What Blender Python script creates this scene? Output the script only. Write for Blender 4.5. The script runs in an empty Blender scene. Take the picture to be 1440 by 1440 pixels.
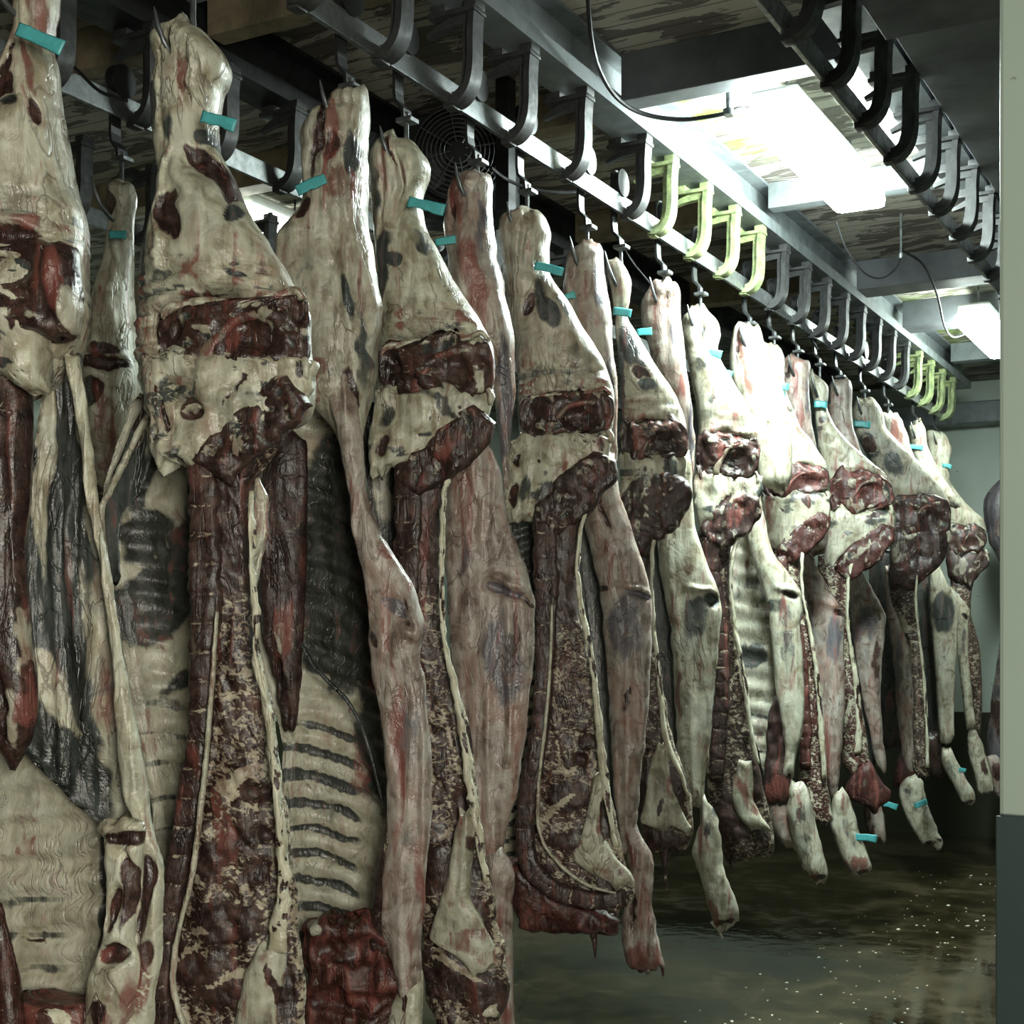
import bpy, bmesh, math, random
import numpy as np
from mathutils import Vector

random.seed(7)
SC = bpy.context.scene
COL = SC.collection
# ------------------------------------------------------------------ camera
TH = math.atan(1090.0 / 2000.0)
CT, ST = math.cos(TH), math.sin(TH)
F = 2000.0
EYE = 1.5
cam_data = bpy.data.cameras.new('camera')
cam_data.sensor_width = 36.0
cam_data.lens = 50.0
cam_data.shift_y = 0.125
cam_data.clip_start = 0.05
cam = bpy.data.objects.new('camera', cam_data)
COL.objects.link(cam)
cam.location = (0, 0, EYE)
cam.rotation_euler = (math.pi / 2, 0, TH)
SC.camera = cam
# ------------------------------------------------------------------ world, exposure
world = bpy.data.worlds.new('world')
SC.world = world
world.use_nodes = True
bgn = world.node_tree.nodes['Background']
bgn.inputs[0].default_value = (0.75, 0.85, 0.80, 1)
bgn.inputs[1].default_value = 0.02
SC.view_settings.view_transform = 'Standard'
SC.view_settings.look = 'None'
SC.view_settings.gamma = 1.0
SC.view_settings.exposure = 0.45
SC.view_settings.use_curve_mapping = False


def area_light(name, loc, target, sx, sy, power, color):
    l = bpy.data.lights.new(name, 'AREA')
    l.shape = 'RECTANGLE'
    l.size, l.size_y = sx, sy
    l.energy = power
    l.color = color
    o = bpy.data.objects.new(name, l)
    COL.objects.link(o)
    o.location = loc
    d = Vector(target) - Vector(loc)
    o.rotation_euler = d.to_track_quat('-Z', 'Y').to_euler()
    return o


# added fill light behind the camera to the right, its source unseen
area_light('camera_side_fill', (1.35, -0.7, 1.85), (-2.0, 2.9, 1.7), 1.0, 1.6, 92.0, (1.0, 0.97, 0.84))


# ------------------------------------------------------------------ materials
def nt_new(name):
    m = bpy.data.materials.new(name)
    m.use_nodes = True
    nt = m.node_tree
    b = nt.nodes['Principled BSDF']
    return m, nt, b


class N:
    """small node writer"""
    def __init__(s, nt):
        s.nt = nt

    def add(s, typ, **kw):
        n = s.nt.nodes.new(typ)
        for k, v in kw.items():
            setattr(n, k, v)
        return n

    def link(s, a, b):
        s.nt.links.new(a, b)

    def setin(s, sock, v):
        if hasattr(v, 'is_linked'):
            s.link(v, sock)
        elif isinstance(v, (tuple, list)) and len(v) == 3 and sock.type == 'RGBA':
            sock.default_value = (*v, 1)
        else:
            sock.default_value = v

    def math(s, op, a, b=0.0, clamp=False):
        n = s.add('ShaderNodeMath', operation=op, use_clamp=clamp)
        s.setin(n.inputs[0], a)
        s.setin(n.inputs[1], b)
        return n.outputs[0]

    def step(s, v, lo, hi, to0=0.0, to1=1.0):
        n = s.add('ShaderNodeMapRange', interpolation_type='SMOOTHSTEP')
        s.setin(n.inputs[0], v)
        n.inputs[1].default_value = lo
        n.inputs[2].default_value = hi
        n.inputs[3].default_value = to0
        n.inputs[4].default_value = to1
        return n.outputs[0]

    def mix(s, f, a, b):
        n = s.add('ShaderNodeMix', data_type='RGBA')
        s.setin(n.inputs[0], f)
        s.setin(n.inputs[6], a)
        s.setin(n.inputs[7], b)
        return n.outputs[2]

    def noise(s, vec, scale, detail=4.0, rough=0.55, dist=0.0):
        n = s.add('ShaderNodeTexNoise')
        if vec is not None:
            s.link(vec, n.inputs['Vector'])
        n.inputs['Scale'].default_value = scale
        n.inputs['Detail'].default_value = detail
        n.inputs['Roughness'].default_value = rough
        n.inputs['Distortion'].default_value = dist
        return n.outputs[0]

    def mapping(s, vec, sc=(1, 1, 1), loc=(0, 0, 0)):
        n = s.add('ShaderNodeMapping')
        s.link(vec, n.inputs[0])
        s.setin(n.inputs[1], loc)
        n.inputs[3].default_value = sc
        return n.outputs[0]

    def ramp(s, v, stops):
        n = s.add('ShaderNodeValToRGB')
        s.setin(n.inputs[0], v)
        e = n.color_ramp.elements
        while len(e) < len(stops):
            e.new(0.5)
        for k, (p, c) in enumerate(stops):
            e[k].position = p
            e[k].color = (*c, 1)
        return n.outputs[0]

    def bump(s, h, strength, dist, normal=None):
        n = s.add('ShaderNodeBump')
        n.inputs['Strength'].default_value = strength
        n.inputs['Distance'].default_value = dist
        s.link(h, n.inputs['Height'])
        if normal is not None:
            s.link(normal, n.inputs['Normal'])
        return n.outputs[0]


def flesh(name, fat=((0.29, 0.25, 0.18), (0.48, 0.46, 0.36), (0.58, 0.585, 0.49)), pink=(0.30, 0.12, 0.085),
          pinkness=0.0, memb=((0.008, 0.011, 0.012), (0.085, 0.105, 0.105)), veins=0.55,
          meat=((0.0115, 0.0058, 0.005), (0.038, 0.0195, 0.016), (0.098, 0.051, 0.040)), streak=9.0, rough=0.33, fleck=((0.42, 0.38, 0.26), (0.66, 0.64, 0.50))):
    m, nt, b = nt_new(name)
    n = N(nt)
    tc = n.add('ShaderNodeTexCoord')
    oi = n.add('ShaderNodeObjectInfo')
    off = n.add('ShaderNodeVectorMath', operation='SCALE')
    off.inputs[0].default_value = (13.0, 7.0, 21.0)
    n.link(oi.outputs['Random'], off.inputs['Scale'])
    vec = n.mapping(tc.outputs['Object'], (1, 1, 1), off.outputs[0])
    vst = n.mapping(vec, (1, 1, 0.16))
    big = n.noise(vec, 5.5, 5, 0.6, 0.4)
    mid = n.noise(vec, 16, 5, 0.58, 0.8)
    fine = n.noise(vec, 85, 4, 0.6)
    st = n.noise(vst, 27, 5, 0.58, 0.6)
    at = n.add('ShaderNodeAttribute', attribute_name='mask')
    sep = n.add('ShaderNodeSeparateColor')
    n.link(at.outputs['Color'], sep.inputs[0])
    R, G, B = sep.outputs
    A = at.outputs['Alpha']

    def fac(ch, nz, k=1.25, lo=0.40, hi=0.60):
        d = n.math('MULTIPLY', n.math('SUBTRACT', nz, 0.5), k)
        return n.step(n.math('ADD', ch, d), lo, hi)
    mixn = n.math('ADD', n.math('MULTIPLY', st, 0.5), n.math('MULTIPLY', mid, 0.5))
    fatc = n.ramp(mixn, [(0.32, tuple(q * 0.45 for q in fat[0])), (0.42, fat[0]), (0.52, fat[1]), (0.64, fat[2])])
    mott = n.step(n.noise(vec, 6, 6, 0.66, 1.0), 0.46, 0.74)
    fatc = n.mix(n.math('MULTIPLY', mott, 0.5), fatc, (0.15, 0.165, 0.16))
    pk = n.math('MULTIPLY', n.step(n.math('ADD', st, n.math('MULTIPLY', big, 0.7)), 0.86 - 0.25 * pinkness, 1.12 - 0.25 * pinkness), 0.55)
    fatc = n.mix(pk, fatc, pink)
    ve = n.math('ABSOLUTE', n.math('SUBTRACT', n.noise(n.mapping(vec, (1, 1, 0.34)), 11, 3, 0.5, 1.8), 0.5))
    vl = n.math('MULTIPLY', n.step(ve, 0.030, 0.0), n.step(n.noise(vec, 4.2, 3, 0.5), 0.42, 0.62))
    fatc = n.mix(n.math('MULTIPLY', vl, veins), fatc, (0.085, 0.055, 0.048))
    # small dark nicks and bloody specks
    nick = n.step(n.noise(vst, 30, 3, 0.5, 0.2), 0.72, 0.80)
    fatc = n.mix(n.math('MULTIPLY', nick, 0.6), fatc, (0.075, 0.035, 0.032))
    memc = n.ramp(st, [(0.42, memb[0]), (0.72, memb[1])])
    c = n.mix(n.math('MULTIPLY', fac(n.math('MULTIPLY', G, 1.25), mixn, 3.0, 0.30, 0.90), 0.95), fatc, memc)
    meatc = n.ramp(n.math('ADD', n.math('MULTIPLY', mid, 0.6), n.math('MULTIPLY', fine, 0.4)),
                   [(0.36, meat[0]), (0.50, meat[1]), (0.66, meat[2])])
    c = n.mix(fac(R, mixn, 3.2, 0.32, 0.68), c, meatc)
    redc = n.ramp(st, [(0.35, (0.07, 0.016, 0.013)), (0.62, (0.22, 0.070, 0.055))])
    c = n.mix(n.math('MULTIPLY', fac(A, st, 4.2, 0.25, 1.05), 0.85), c, redc)
    flk = n.noise(n.mapping(vec, (1, 1, 1.5)), 40, 5, 0.6, 1.6)
    brc = n.ramp(mid, [(0.35, fleck[0]), (0.6, fleck[1])])
    c = n.mix(fac(B, flk, 2.2, 0.38, 0.66), c, brc)
    n.link(c, b.inputs['Base Color'])
    n.link(n.step(mid, 0.3, 0.7, rough - 0.09, rough + 0.16), b.inputs['Roughness'])
    b.inputs['Specular IOR Level'].default_value = 0.6
    h = n.math('ADD', n.math('SUBTRACT', n.math('MULTIPLY', st, 0.9), n.math('MULTIPLY', vl, 0.5)), n.math('ADD', n.math('MULTIPLY', mid, 0.8), n.math('MULTIPLY', fine, 0.3)))
    n.link(n.bump(h, 0.5, 0.010), b.inputs['Normal'])
    return m


def simple(name, col, rough=0.5, metal=0.0, var=0.25, scale=14.0, bump=0.0, col2=None, spec=0.5):
    m, nt, b = nt_new(name)
    n = N(nt)
    tc = n.add('ShaderNodeTexCoord')
    z = n.noise(tc.outputs['Object'], scale, 6, 0.62, 0.3)
    c2 = col2 or tuple(x * (1 - 2 * var) for x in col)
    n.link(n.ramp(z, [(0.36, c2), (0.62, col)]), b.inputs['Base Color'])
    n.link(n.step(z, 0.3, 0.7, min(1, rough + 0.12), max(0.03, rough - 0.08)), b.inputs['Roughness'])
    b.inputs['Metallic'].default_value = metal
    b.inputs['Specular IOR Level'].default_value = spec
    if bump:
        n.link(n.bump(z, 0.6, bump), b.inputs['Normal'])
    return m


def emitter(name, col, s):
    m, nt, b = nt_new(name)
    b.inputs['Base Color'].default_value = (0.8, 0.8, 0.8, 1)
    b.inputs['Emission Color'].default_value = (*col, 1)
    b.inputs['Emission Strength'].default_value = s
    return m


M = {}
M['flesh'] = flesh('carcass_fat_and_muscle')
M['cream'] = flesh('cream_fat', fat=((0.32, 0.285, 0.20), (0.53, 0.52, 0.40), (0.63, 0.635, 0.52)))
M['outer'] = flesh('pinkish_outer_fat', fat=((0.22, 0.16, 0.13), (0.40, 0.35, 0.30), (0.52, 0.50, 0.45)), pinkness=0.25,
                   memb=((0.045, 0.038, 0.050), (0.20, 0.195, 0.21)))
M['ribs'] = flesh('rib_lining', fat=((0.40, 0.37, 0.27), (0.56, 0.54, 0.42), (0.63, 0.62, 0.51)), memb=((0.006, 0.008, 0.008), (0.060, 0.072, 0.068)), veins=0.12)
M['lean'] = flesh('sawn_lean_face', rough=0.42, fleck=((0.20, 0.135, 0.09), (0.52, 0.47, 0.35)))
M['dryred'] = flesh('bloodied_lean', meat=((0.017, 0.006, 0.005), (0.058, 0.018, 0.0145), (0.135, 0.050, 0.039)), rough=0.42)
M['tag'] = simple('teal_plastic_tag', (0.09, 0.45, 0.47), 0.35, 0, 0.12, 40)
M['steel'] = simple('weathered_steel', (0.21, 0.225, 0.23), 0.42, 0.75, 0.28, 22, 0.002)
M['cast'] = simple('grey_cast_iron', (0.055, 0.057, 0.057), 0.55, 0.15, 0.25, 30, 0.002)
M['castgreen'] = simple('yellow_green_casting', (0.30, 0.36, 0.16), 0.55, 0.0, 0.2, 30, 0.002, col2=(0.12, 0.15, 0.075))  # yellow-green castings for the bracket stretches listed in greens
M['rail'] = simple('galvanised_rail', (0.26, 0.275, 0.275), 0.40, 0.8, 0.2, 40, 0.001)
M['black'] = simple('black_rubber', (0.012, 0.012, 0.013), 0.5, 0, 0.2)
M['dark'] = simple('dark_steel_and_shaded_beam', (0.028, 0.030, 0.031), 0.45, 0.3, 0.25)
M['beam'] = simple('blue_grey_painted_steel', (0.20, 0.225, 0.23), 0.42, 0.1, 0.18, 9, 0.002)
M['bulk'] = simple('grey_soffit_paint', (0.13, 0.14, 0.15), 0.6, 0, 0.2, 4)
M['wood'] = simple('tan_timber_batten', (0.34, 0.28, 0.18), 0.7, 0, 0.25, 9, 0.002)
M['white'] = simple('white_enamel', (0.62, 0.66, 0.64), 0.4, 0, 0.1)
M['lamp'] = emitter('fluorescent_diffuser', (0.86, 1.0, 0.96), 150.0)
M['lamp_dim'] = emitter('dim_back_diffuser', (0.9, 1.0, 0.9), 16.0)
M['lamp_far'] = emitter('far_fluorescent_diffuser', (0.86, 1.0, 0.93), 70.0)


def ceiling_mat(name, paint, bare, peel, algae_pts, seam=0.085):
    m, nt, b = nt_new(name)
    n = N(nt)
    tc = n.add('ShaderNodeTexCoord')
    P = tc.outputs['Object']
    sx = n.add('ShaderNodeSeparateXYZ')
    n.link(P, sx.inputs[0])
    y = n.math('DIVIDE', sx.outputs[1], seam)
    fr = n.math('FRACT', y)
    seamf = n.step(n.math('ABSOLUTE', n.math('SUBTRACT', fr, 0.5)), 0.44, 0.49)
    vs = n.mapping(P, (1.0, 3.0, 1))
    pz = n.noise(vs, 3.4, 7, 0.62, 0.7)
    pf = n.step(pz, peel - 0.012, peel + 0.012)
    tone = n.noise(P, 2.2, 6, 0.6, 0.3)
    grain = n.noise(n.mapping(P, (0.6, 14, 1)), 9, 6, 0.6, 0.2)
    pc = n.mix(tone, tuple(c * 0.72 for c in paint), paint)
    bc = n.mix(grain, tuple(c * 0.55 for c in bare), tuple(min(1, c * 1.4) for c in bare))
    c = n.mix(pf, bc, pc)
    c = n.mix(n.math('MULTIPLY', seamf, 0.75), c, tuple(x * 0.2 for x in bare))
    gn = n.noise(n.mapping(P, (1, 2.6, 1)), 5.5, 5, 0.6, 0.5)
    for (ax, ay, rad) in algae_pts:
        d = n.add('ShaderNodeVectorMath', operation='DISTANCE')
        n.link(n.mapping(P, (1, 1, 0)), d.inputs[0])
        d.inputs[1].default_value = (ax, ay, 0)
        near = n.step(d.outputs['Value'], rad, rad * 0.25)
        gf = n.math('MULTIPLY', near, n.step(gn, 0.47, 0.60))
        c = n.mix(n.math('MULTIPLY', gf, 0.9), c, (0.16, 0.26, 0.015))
    n.link(c, b.inputs['Base Color'])
    b.inputs['Roughness'].default_value = 0.7
    h = n.math('ADD', n.math('MULTIPLY', pf, 0.8), n.math('MULTIPLY', n.math('SUBTRACT', 1.0, seamf), 0.8))
    n.link(n.bump(h, 0.7, 0.006), b.inputs['Normal'])
    return m


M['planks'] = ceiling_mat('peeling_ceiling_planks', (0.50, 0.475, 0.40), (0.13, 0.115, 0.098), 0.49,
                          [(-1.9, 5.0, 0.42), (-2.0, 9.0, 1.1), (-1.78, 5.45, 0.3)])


def floor_mat():
    m, nt, b = nt_new('wet_dirty_concrete')
    n = N(nt)
    P = n.add('ShaderNodeTexCoord').outputs['Object']
    big = n.noise(P, 1.3, 6, 0.6, 0.6)
    mid = n.noise(P, 7, 6, 0.65, 0.5)
    c = n.ramp(n.math('ADD', n.math('MULTIPLY', big, 0.55), n.math('MULTIPLY', mid, 0.45)),
               [(0.40, (0.010, 0.009, 0.004)), (0.5, (0.040, 0.032, 0.015)), (0.60, (0.085, 0.068, 0.038))])
    n.link(c, b.inputs['Base Color'])
    n.link(n.step(n.math('ADD', n.math('MULTIPLY', big, 0.6), n.math('MULTIPLY', mid, 0.4)), 0.42, 0.62, 0.035, 0.22), b.inputs['Roughness'])
    b.inputs['Specular IOR Level'].default_value = 0.5
    b.inputs['Coat Weight'].default_value = 0.12
    b.inputs['Coat Roughness'].default_value = 0.08
    rp = n.noise(n.mapping(P, (1, 1, 1)), 10, 3, 0.5)
    n.link(n.bump(rp, 0.06, 0.02), b.inputs['Normal'])
    return m


def wall_mat(name, upper, lower, split):
    m, nt, b = nt_new(name)
    n = N(nt)
    P = n.add('ShaderNodeTexCoord').outputs['Object']
    s = n.add('ShaderNodeSeparateXYZ')
    n.link(P, s.inputs[0])
    z = n.noise(P, 3.0, 6, 0.65)
    up = n.mix(z, tuple(c * 0.82 for c in upper), upper)
    lo = n.mix(z, tuple(c * 0.5 for c in lower), lower)
    edge = n.math('ADD', s.outputs[2], n.math('MULTIPLY', n.math('SUBTRACT', z, 0.5), 0.01))
    c = n.mix(n.step(edge, split - 0.002, split + 0.002), lo, up)
    sp = n.step(n.noise(P, 38, 2, 0.5), 0.74, 0.77)
    c = n.mix(n.math('MULTIPLY', sp, 0.7), c, (0.04, 0.045, 0.04))
    n.link(c, b.inputs['Base Color'])
    b.inputs['Roughness'].default_value = 0.42
    n.link(n.bump(z, 0.15, 0.004), b.inputs['Normal'])
    return m


M['floor'] = floor_mat()
M['wall'] = wall_mat('pale_green_wall_panels', (0.56, 0.64, 0.56), (0.045, 0.048, 0.026), 0.95)
M['pillar'] = wall_mat('pale_green_pillar_paint', (0.27, 0.33, 0.28), (0.030, 0.050, 0.046), EYE - 0.24)
M['crumb'] = simple('fat_crumbs', (0.62, 0.60, 0.48), 0.4, 0, 0.1)


# ------------------------------------------------------------------ mesh helpers
def link_mesh(name, verts, faces, mat, parent=None, smooth=True, kind=None):
    me = bpy.data.meshes.new(name)
    me.from_pydata(verts, [], faces)
    me.materials.append(mat)
    if smooth:
        me.polygons.foreach_set('use_smooth', [True] * len(me.polygons))
    me.update()
    o = bpy.data.objects.new(name, me)
    COL.objects.link(o)
    if parent is not None:
        o.parent = parent
    if kind:
        o['kind'] = kind
    return o


class MB:
    """collects solids of one part into one mesh"""
    def __init__(s):
        s.bm = bmesh.new()

    def box(s, lo, hi, bevel=0.0):
        lo, hi = Vector(lo), Vector(hi)
        r = bmesh.ops.create_cube(s.bm, size=1.0)
        for v in r['verts']:
            v.co = Vector([lo[i] + (v.co[i] + 0.5) * (hi[i] - lo[i]) for i in range(3)])
        if bevel:
            es = list({e for v in r['verts'] for e in v.link_edges})
            bmesh.ops.bevel(s.bm, geom=es, offset=bevel, segments=2, affect='EDGES', profile=0.6)
        return s

    def tube(s, pts, rad, seg=10):
        pts = [Vector(p) for p in pts]
        rings = []
        for i, p in enumerate(pts):
            t = (pts[min(i + 1, len(pts) - 1)] - pts[max(i - 1, 0)]).normalized()
            ref = Vector((0, 0, 1)) if abs(t.z) < 0.9 else Vector((0, 1, 0))
            a = t.cross(ref).normalized()
            b2 = t.cross(a).normalized()
            r = rad[i] if isinstance(rad, (list, tuple)) else rad
            rings.append([s.bm.verts.new(p + (a * math.cos(2 * math.pi * k / seg) + b2 * math.sin(2 * math.pi * k / seg)) * r) for k in range(seg)])
        for r0, r1 in zip(rings, rings[1:]):
            for k in range(seg):
                s.bm.faces.new((r0[k], r0[(k + 1) % seg], r1[(k + 1) % seg], r1[k]))
        s.bm.faces.new(rings[0][::-1])
        s.bm.faces.new(rings[-1])
        return s

    def bar(s, path, w, t, axis=(0, 1, 0)):
        """rectangular bar along a path in the plane perpendicular to axis; w along axis, t across the path"""
        ax = Vector(axis).normalized()
        pts = [Vector(p) for p in path]
        rings = []
        for i, p in enumerate(pts):
            tg = (pts[min(i + 1, len(pts) - 1)] - pts[max(i - 1, 0)]).normalized()
            nn = tg.cross(ax).normalized()
            ww = w[i] if isinstance(w, (list, tuple)) else w
            tt = t[i] if isinstance(t, (list, tuple)) else t
            rings.append([s.bm.verts.new(p + ax * (sa * ww / 2) + nn * (sb * tt / 2)) for sa, sb in ((-1, -1), (1, -1), (1, 1), (-1, 1))])
        for r0, r1 in zip(rings, rings[1:]):
            for k in range(4):
                s.bm.faces.new((r0[k], r0[(k + 1) % 4], r1[(k + 1) % 4], r1[k]))
        s.bm.faces.new(rings[0][::-1])
        s.bm.faces.new(rings[-1])
        return s

    def disc(s, c, axis, r, h, seg=20):
        ax = Vector(axis).normalized()
        c = Vector(c)
        return s.tube([c - ax * h / 2, c + ax * h / 2], r, seg)

    def build(s, name, mat, parent=None, smooth=False, kind=None):
        bmesh.ops.recalc_face_normals(s.bm, faces=s.bm.faces)
        me = bpy.data.meshes.new(name)
        s.bm.to_mesh(me)
        s.bm.free()
        me.materials.append(mat)
        if smooth:
            me.polygons.foreach_set('use_smooth', [True] * len(me.polygons))
            me.set_sharp_from_angle(angle=math.radians(40))
        o = bpy.data.objects.new(name, me)
        COL.objects.link(o)
        if parent is not None:
            o.parent = parent
        if kind:
            o['kind'] = kind
        return o


def empty(name, loc, label, cat, group=None, rz=0.0):
    o = bpy.data.objects.new(name, None)
    o.empty_display_size = 0.1
    COL.objects.link(o)
    o.location = loc
    o.rotation_euler = (0, 0, rz)
    tag(o, label, cat, group)
    return o


def tag(o, label, cat, group=None):
    o['label'] = label
    o['category'] = cat
    if group:
        o['group'] = group
    return o


def smooth_path(pts, k=6):
    out = []
    P = [Vector(p) for p in pts]
    for i in range(len(P) - 1):
        p0, p1, p2, p3 = P[max(i - 1, 0)], P[i], P[i + 1], P[min(i + 2, len(P) - 1)]
        for j in range(k):
            t = j / k
            out.append(0.5 * ((2 * p1) + (p2 - p0) * t + (2 * p0 - 5 * p1 + 4 * p2 - p3) * t * t + (3 * p1 - p0 - 3 * p2 + p3) * t ** 3))
    out.append(P[-1])
    return out


def at(px, py, d):
    """the place seen at pixel px, py at depth d before the camera"""
    u = (px - 720) / F * d
    return Vector((u * CT - d * ST, u * ST + d * CT, EYE - (py - 900) / F * d))


# ------------------------------------------------------------------ the setting
ZC = EYE + 1.97                      # ceiling
ZB = EYE + 1.78                      # underside of the steel beams
RAILX = (-2.07, -1.10, -2.96)        # main rail, rail by the lamps, back rail
ZR = EYE + 1.54                      # rail


def slab(name, lo, hi, mat, bevel=0.0):
    return MB().box(lo, hi, bevel).build(name, mat, None, False, 'structure')


slab('floor', (-6.2, -3.0, -0.1), (2.2, 11.6, 0.0), M['floor'])
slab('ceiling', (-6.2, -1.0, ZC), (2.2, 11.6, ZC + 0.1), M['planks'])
slab('wall_left', (-6.2, -3.0, 0.0), (-6.0, 11.6, ZC), M['wall'])
slab('wall_far', (-6.0, 11.2, 0.0), (2.0, 11.4, ZC), M['wall'])
slab('wall_right', (2.0, -3.0, 0.0), (2.2, 11.6, ZC), M['wall'])
mb = MB().box((-0.35, 2.05, 0.0), (0.75, 2.4, ZC), 0.006)
mb.build('wall_near', M['pillar'], None, False, 'structure')
MB().box((-0.354, 2.046, 0.0), (0.74, 2.052, EYE - 0.243), 0.002).build('trim_1', M['pillar'], None, False, 'structure')
# far lintel and coving above the far wall
MB().box((-5.9, 10.95, EYE + 1.62), (1.9, 11.2, EYE + 1.78), 0.01).build('trim_2', M['beam'], None, False, 'structure')
# longitudinal steel beams above the rails
k = 3
for bx, x0, x1 in ((0, -2.10, -1.965), (1, -1.17, -1.03), (2, -3.03, -2.89)):
    m_ = MB()
    m_.box((x0, 0.6, ZB), (x1, 10.4, ZB + 0.012))
    m_.box(((x0 + x1) / 2 - 0.006, 0.6, ZB + 0.012), ((x0 + x1) / 2 + 0.006, 10.4, ZC - 0.012))
    m_.box((x0, 0.6, ZC - 0.012), (x1, 10.4, ZC))
    m_.box((x1 - 0.012, 0.6, ZB + 0.012), (x1, 10.4, ZB + 0.05))
    m_.build('trim_%d' % k, M['beam'] if bx < 2 else M['dark'], None, False, 'structure')  # back beam takes the dark steel: upper-left shade put into its colour
    k += 1
# cross beams between them
for (yy, h, w) in ((0.9, 0.15, 0.16), (2.55, 0.15, 0.16), (4.42, 0.16, 0.10), (5.95, 0.11, 0.08), (7.45, 0.15, 0.2), (8.45, 0.15, 0.2), (9.75, 0.12, 0.1)):
    m_ = MB().box((-1.965, yy - w / 2, ZC - h), (-1.17, yy + w / 2, ZC), 0.004)
    m_.build('trim_%d' % k, M['beam'] if h < 0.15 else M['bulk'], None, False, 'structure')
    k += 1
for (yy, h, w) in ((2.2, 0.13, 0.08), (3.4, 0.13, 0.08), (4.6, 0.13, 0.10), (5.95, 0.13, 0.08), (7.4, 0.13, 0.1)):
    m_ = MB().box((-5.9, yy - w / 2, ZC - h), (-3.03, yy + w / 2, ZC), 0.004)
    m_.build('trim_%d' % k, M['wood'], None, False, 'structure')
    k += 1
    m_ = MB().box((-2.89, yy - w / 2, ZC - h), (-2.10, yy + w / 2, ZC), 0.004)
    m_.build('trim_%d' % k, M['wood'], None, False, 'structure')
    k += 1
# soffit boxed in to the right of the rail by the lamps
for (y0, y1, zz) in ((-0.9, 4.05, 1.70), (4.05, 7.0, 1.75), (7.0, 10.4, 1.77)):
    MB().box((-1.0, y0, EYE + zz), (1.98, y1, ZC), 0.004).build('trim_%d' % k, M['bulk'], None, False, 'structure')
    k += 1


# ------------------------------------------------------------------ fluorescent lights
def light(loc, length, mat, label):
    t = empty('fluorescent_light', loc, label, 'ceiling light', 'fluorescent ceiling lights')
    L = length / 2
    MB().box((-0.085, -L + 0.02, 0.028), (0.085, L - 0.02, 0.085), 0.012).build('housing', M['white'], t)
    MB().box((-0.10, -L, -0.035), (0.10, L, 0.030), 0.025).build('diffuser', mat, t, True)
    for s in (-1, 1):
        MB().tube([(0, s * L * 0.7, 0.09), (0, s * L * 0.7, ZC - loc[2] + 0.004)], 0.005, 8).build('hanger_rod', M['steel'], t)
    return t


light((-1.51, 5.15, EYE + 1.765), 1.15, M['lamp'], 'glaring fluorescent light by the empty rail, nearest and largest lamp in view')
light((-1.51, 8.58, EYE + 1.765), 1.1, M['lamp_far'], 'far fluorescent light half hidden by the pale green pillar')
light((-3.90, 4.95, EYE + 1.80), 0.5, M['lamp_dim'], 'pale lamp glimpsed behind the hocks at left, beyond the main row')


# ------------------------------------------------------------------ rails with their gooseneck brackets
def bracket_mesh(m):
    path = smooth_path([(0.004, 0, -0.030), (0.030, 0, -0.030), (0.056, 0, -0.012), (0.074, 0, 0.024), (0.080, 0, 0.08),
                        (0.080, 0, 0.15), (0.084, 0, 0.205)], 5)
    m.bar(path, 0.058, 0.020)
    inner = [Vector((p.x - 0.016 * (0.4 + 0.6 * min(1, max(0, (p.z + 0.03) / 0.05))), p.y, p.z + 0.012 * max(0, 1 - (p.z + 0.03) / 0.06))) for p in path[3:]]
    m.bar(inner, 0.022, 0.034)
    m.bar([(-0.070, 0, 0.168), (-0.02, 0, 0.186), (0.03, 0, 0.195), (0.085, 0, 0.198)], [0.02, 0.026, 0.030, 0.030], [0.012, 0.022, 0.03, 0.03])
    m.box((-0.055, -0.035, 0.205), (0.098, 0.035, 0.219), 0.003)
    m.box((0.060, -0.028, 0.219), (0.098, 0.028, ZB - ZR + 0.001), 0.003)
    m.box((-0.010, -0.022, -0.048), (0.022, 0.022, -0.022), 0.004)
    m.box((-0.05, -0.03, 0.219), (0.0, 0.03, ZB - ZR + 0.001), 0.003)
    return m


_bm = {}


def rail(x, y0, y1, ys, label, greens=()):
    r = empty('overhead_rail', (x, y0, ZR), label, 'rail', 'overhead meat rails')
    MB().box((-0.007, 0, -0.033), (0.007, y1 - y0, 0.033), 0.002).build('rail_bar', M['rail'], r)
    for y in ys:
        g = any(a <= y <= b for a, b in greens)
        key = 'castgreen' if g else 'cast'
        if key not in _bm:
            o = bracket_mesh(MB()).build('bracket', M[key], r, True)
            b = MB().tube([(0.078, 0, 0.215), (0.078, 0, 0.250)], 0.012, 6).build('bolt', M['steel'], o)
            _bm[key] = (o, b)
        else:
            o = _bm[key][0].copy()
            COL.objects.link(o)
            o.parent = r
            b = _bm[key][1].copy()
            COL.objects.link(b)
            b.parent = o
        o.location = (0, y - y0, 0)
    return r


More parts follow.
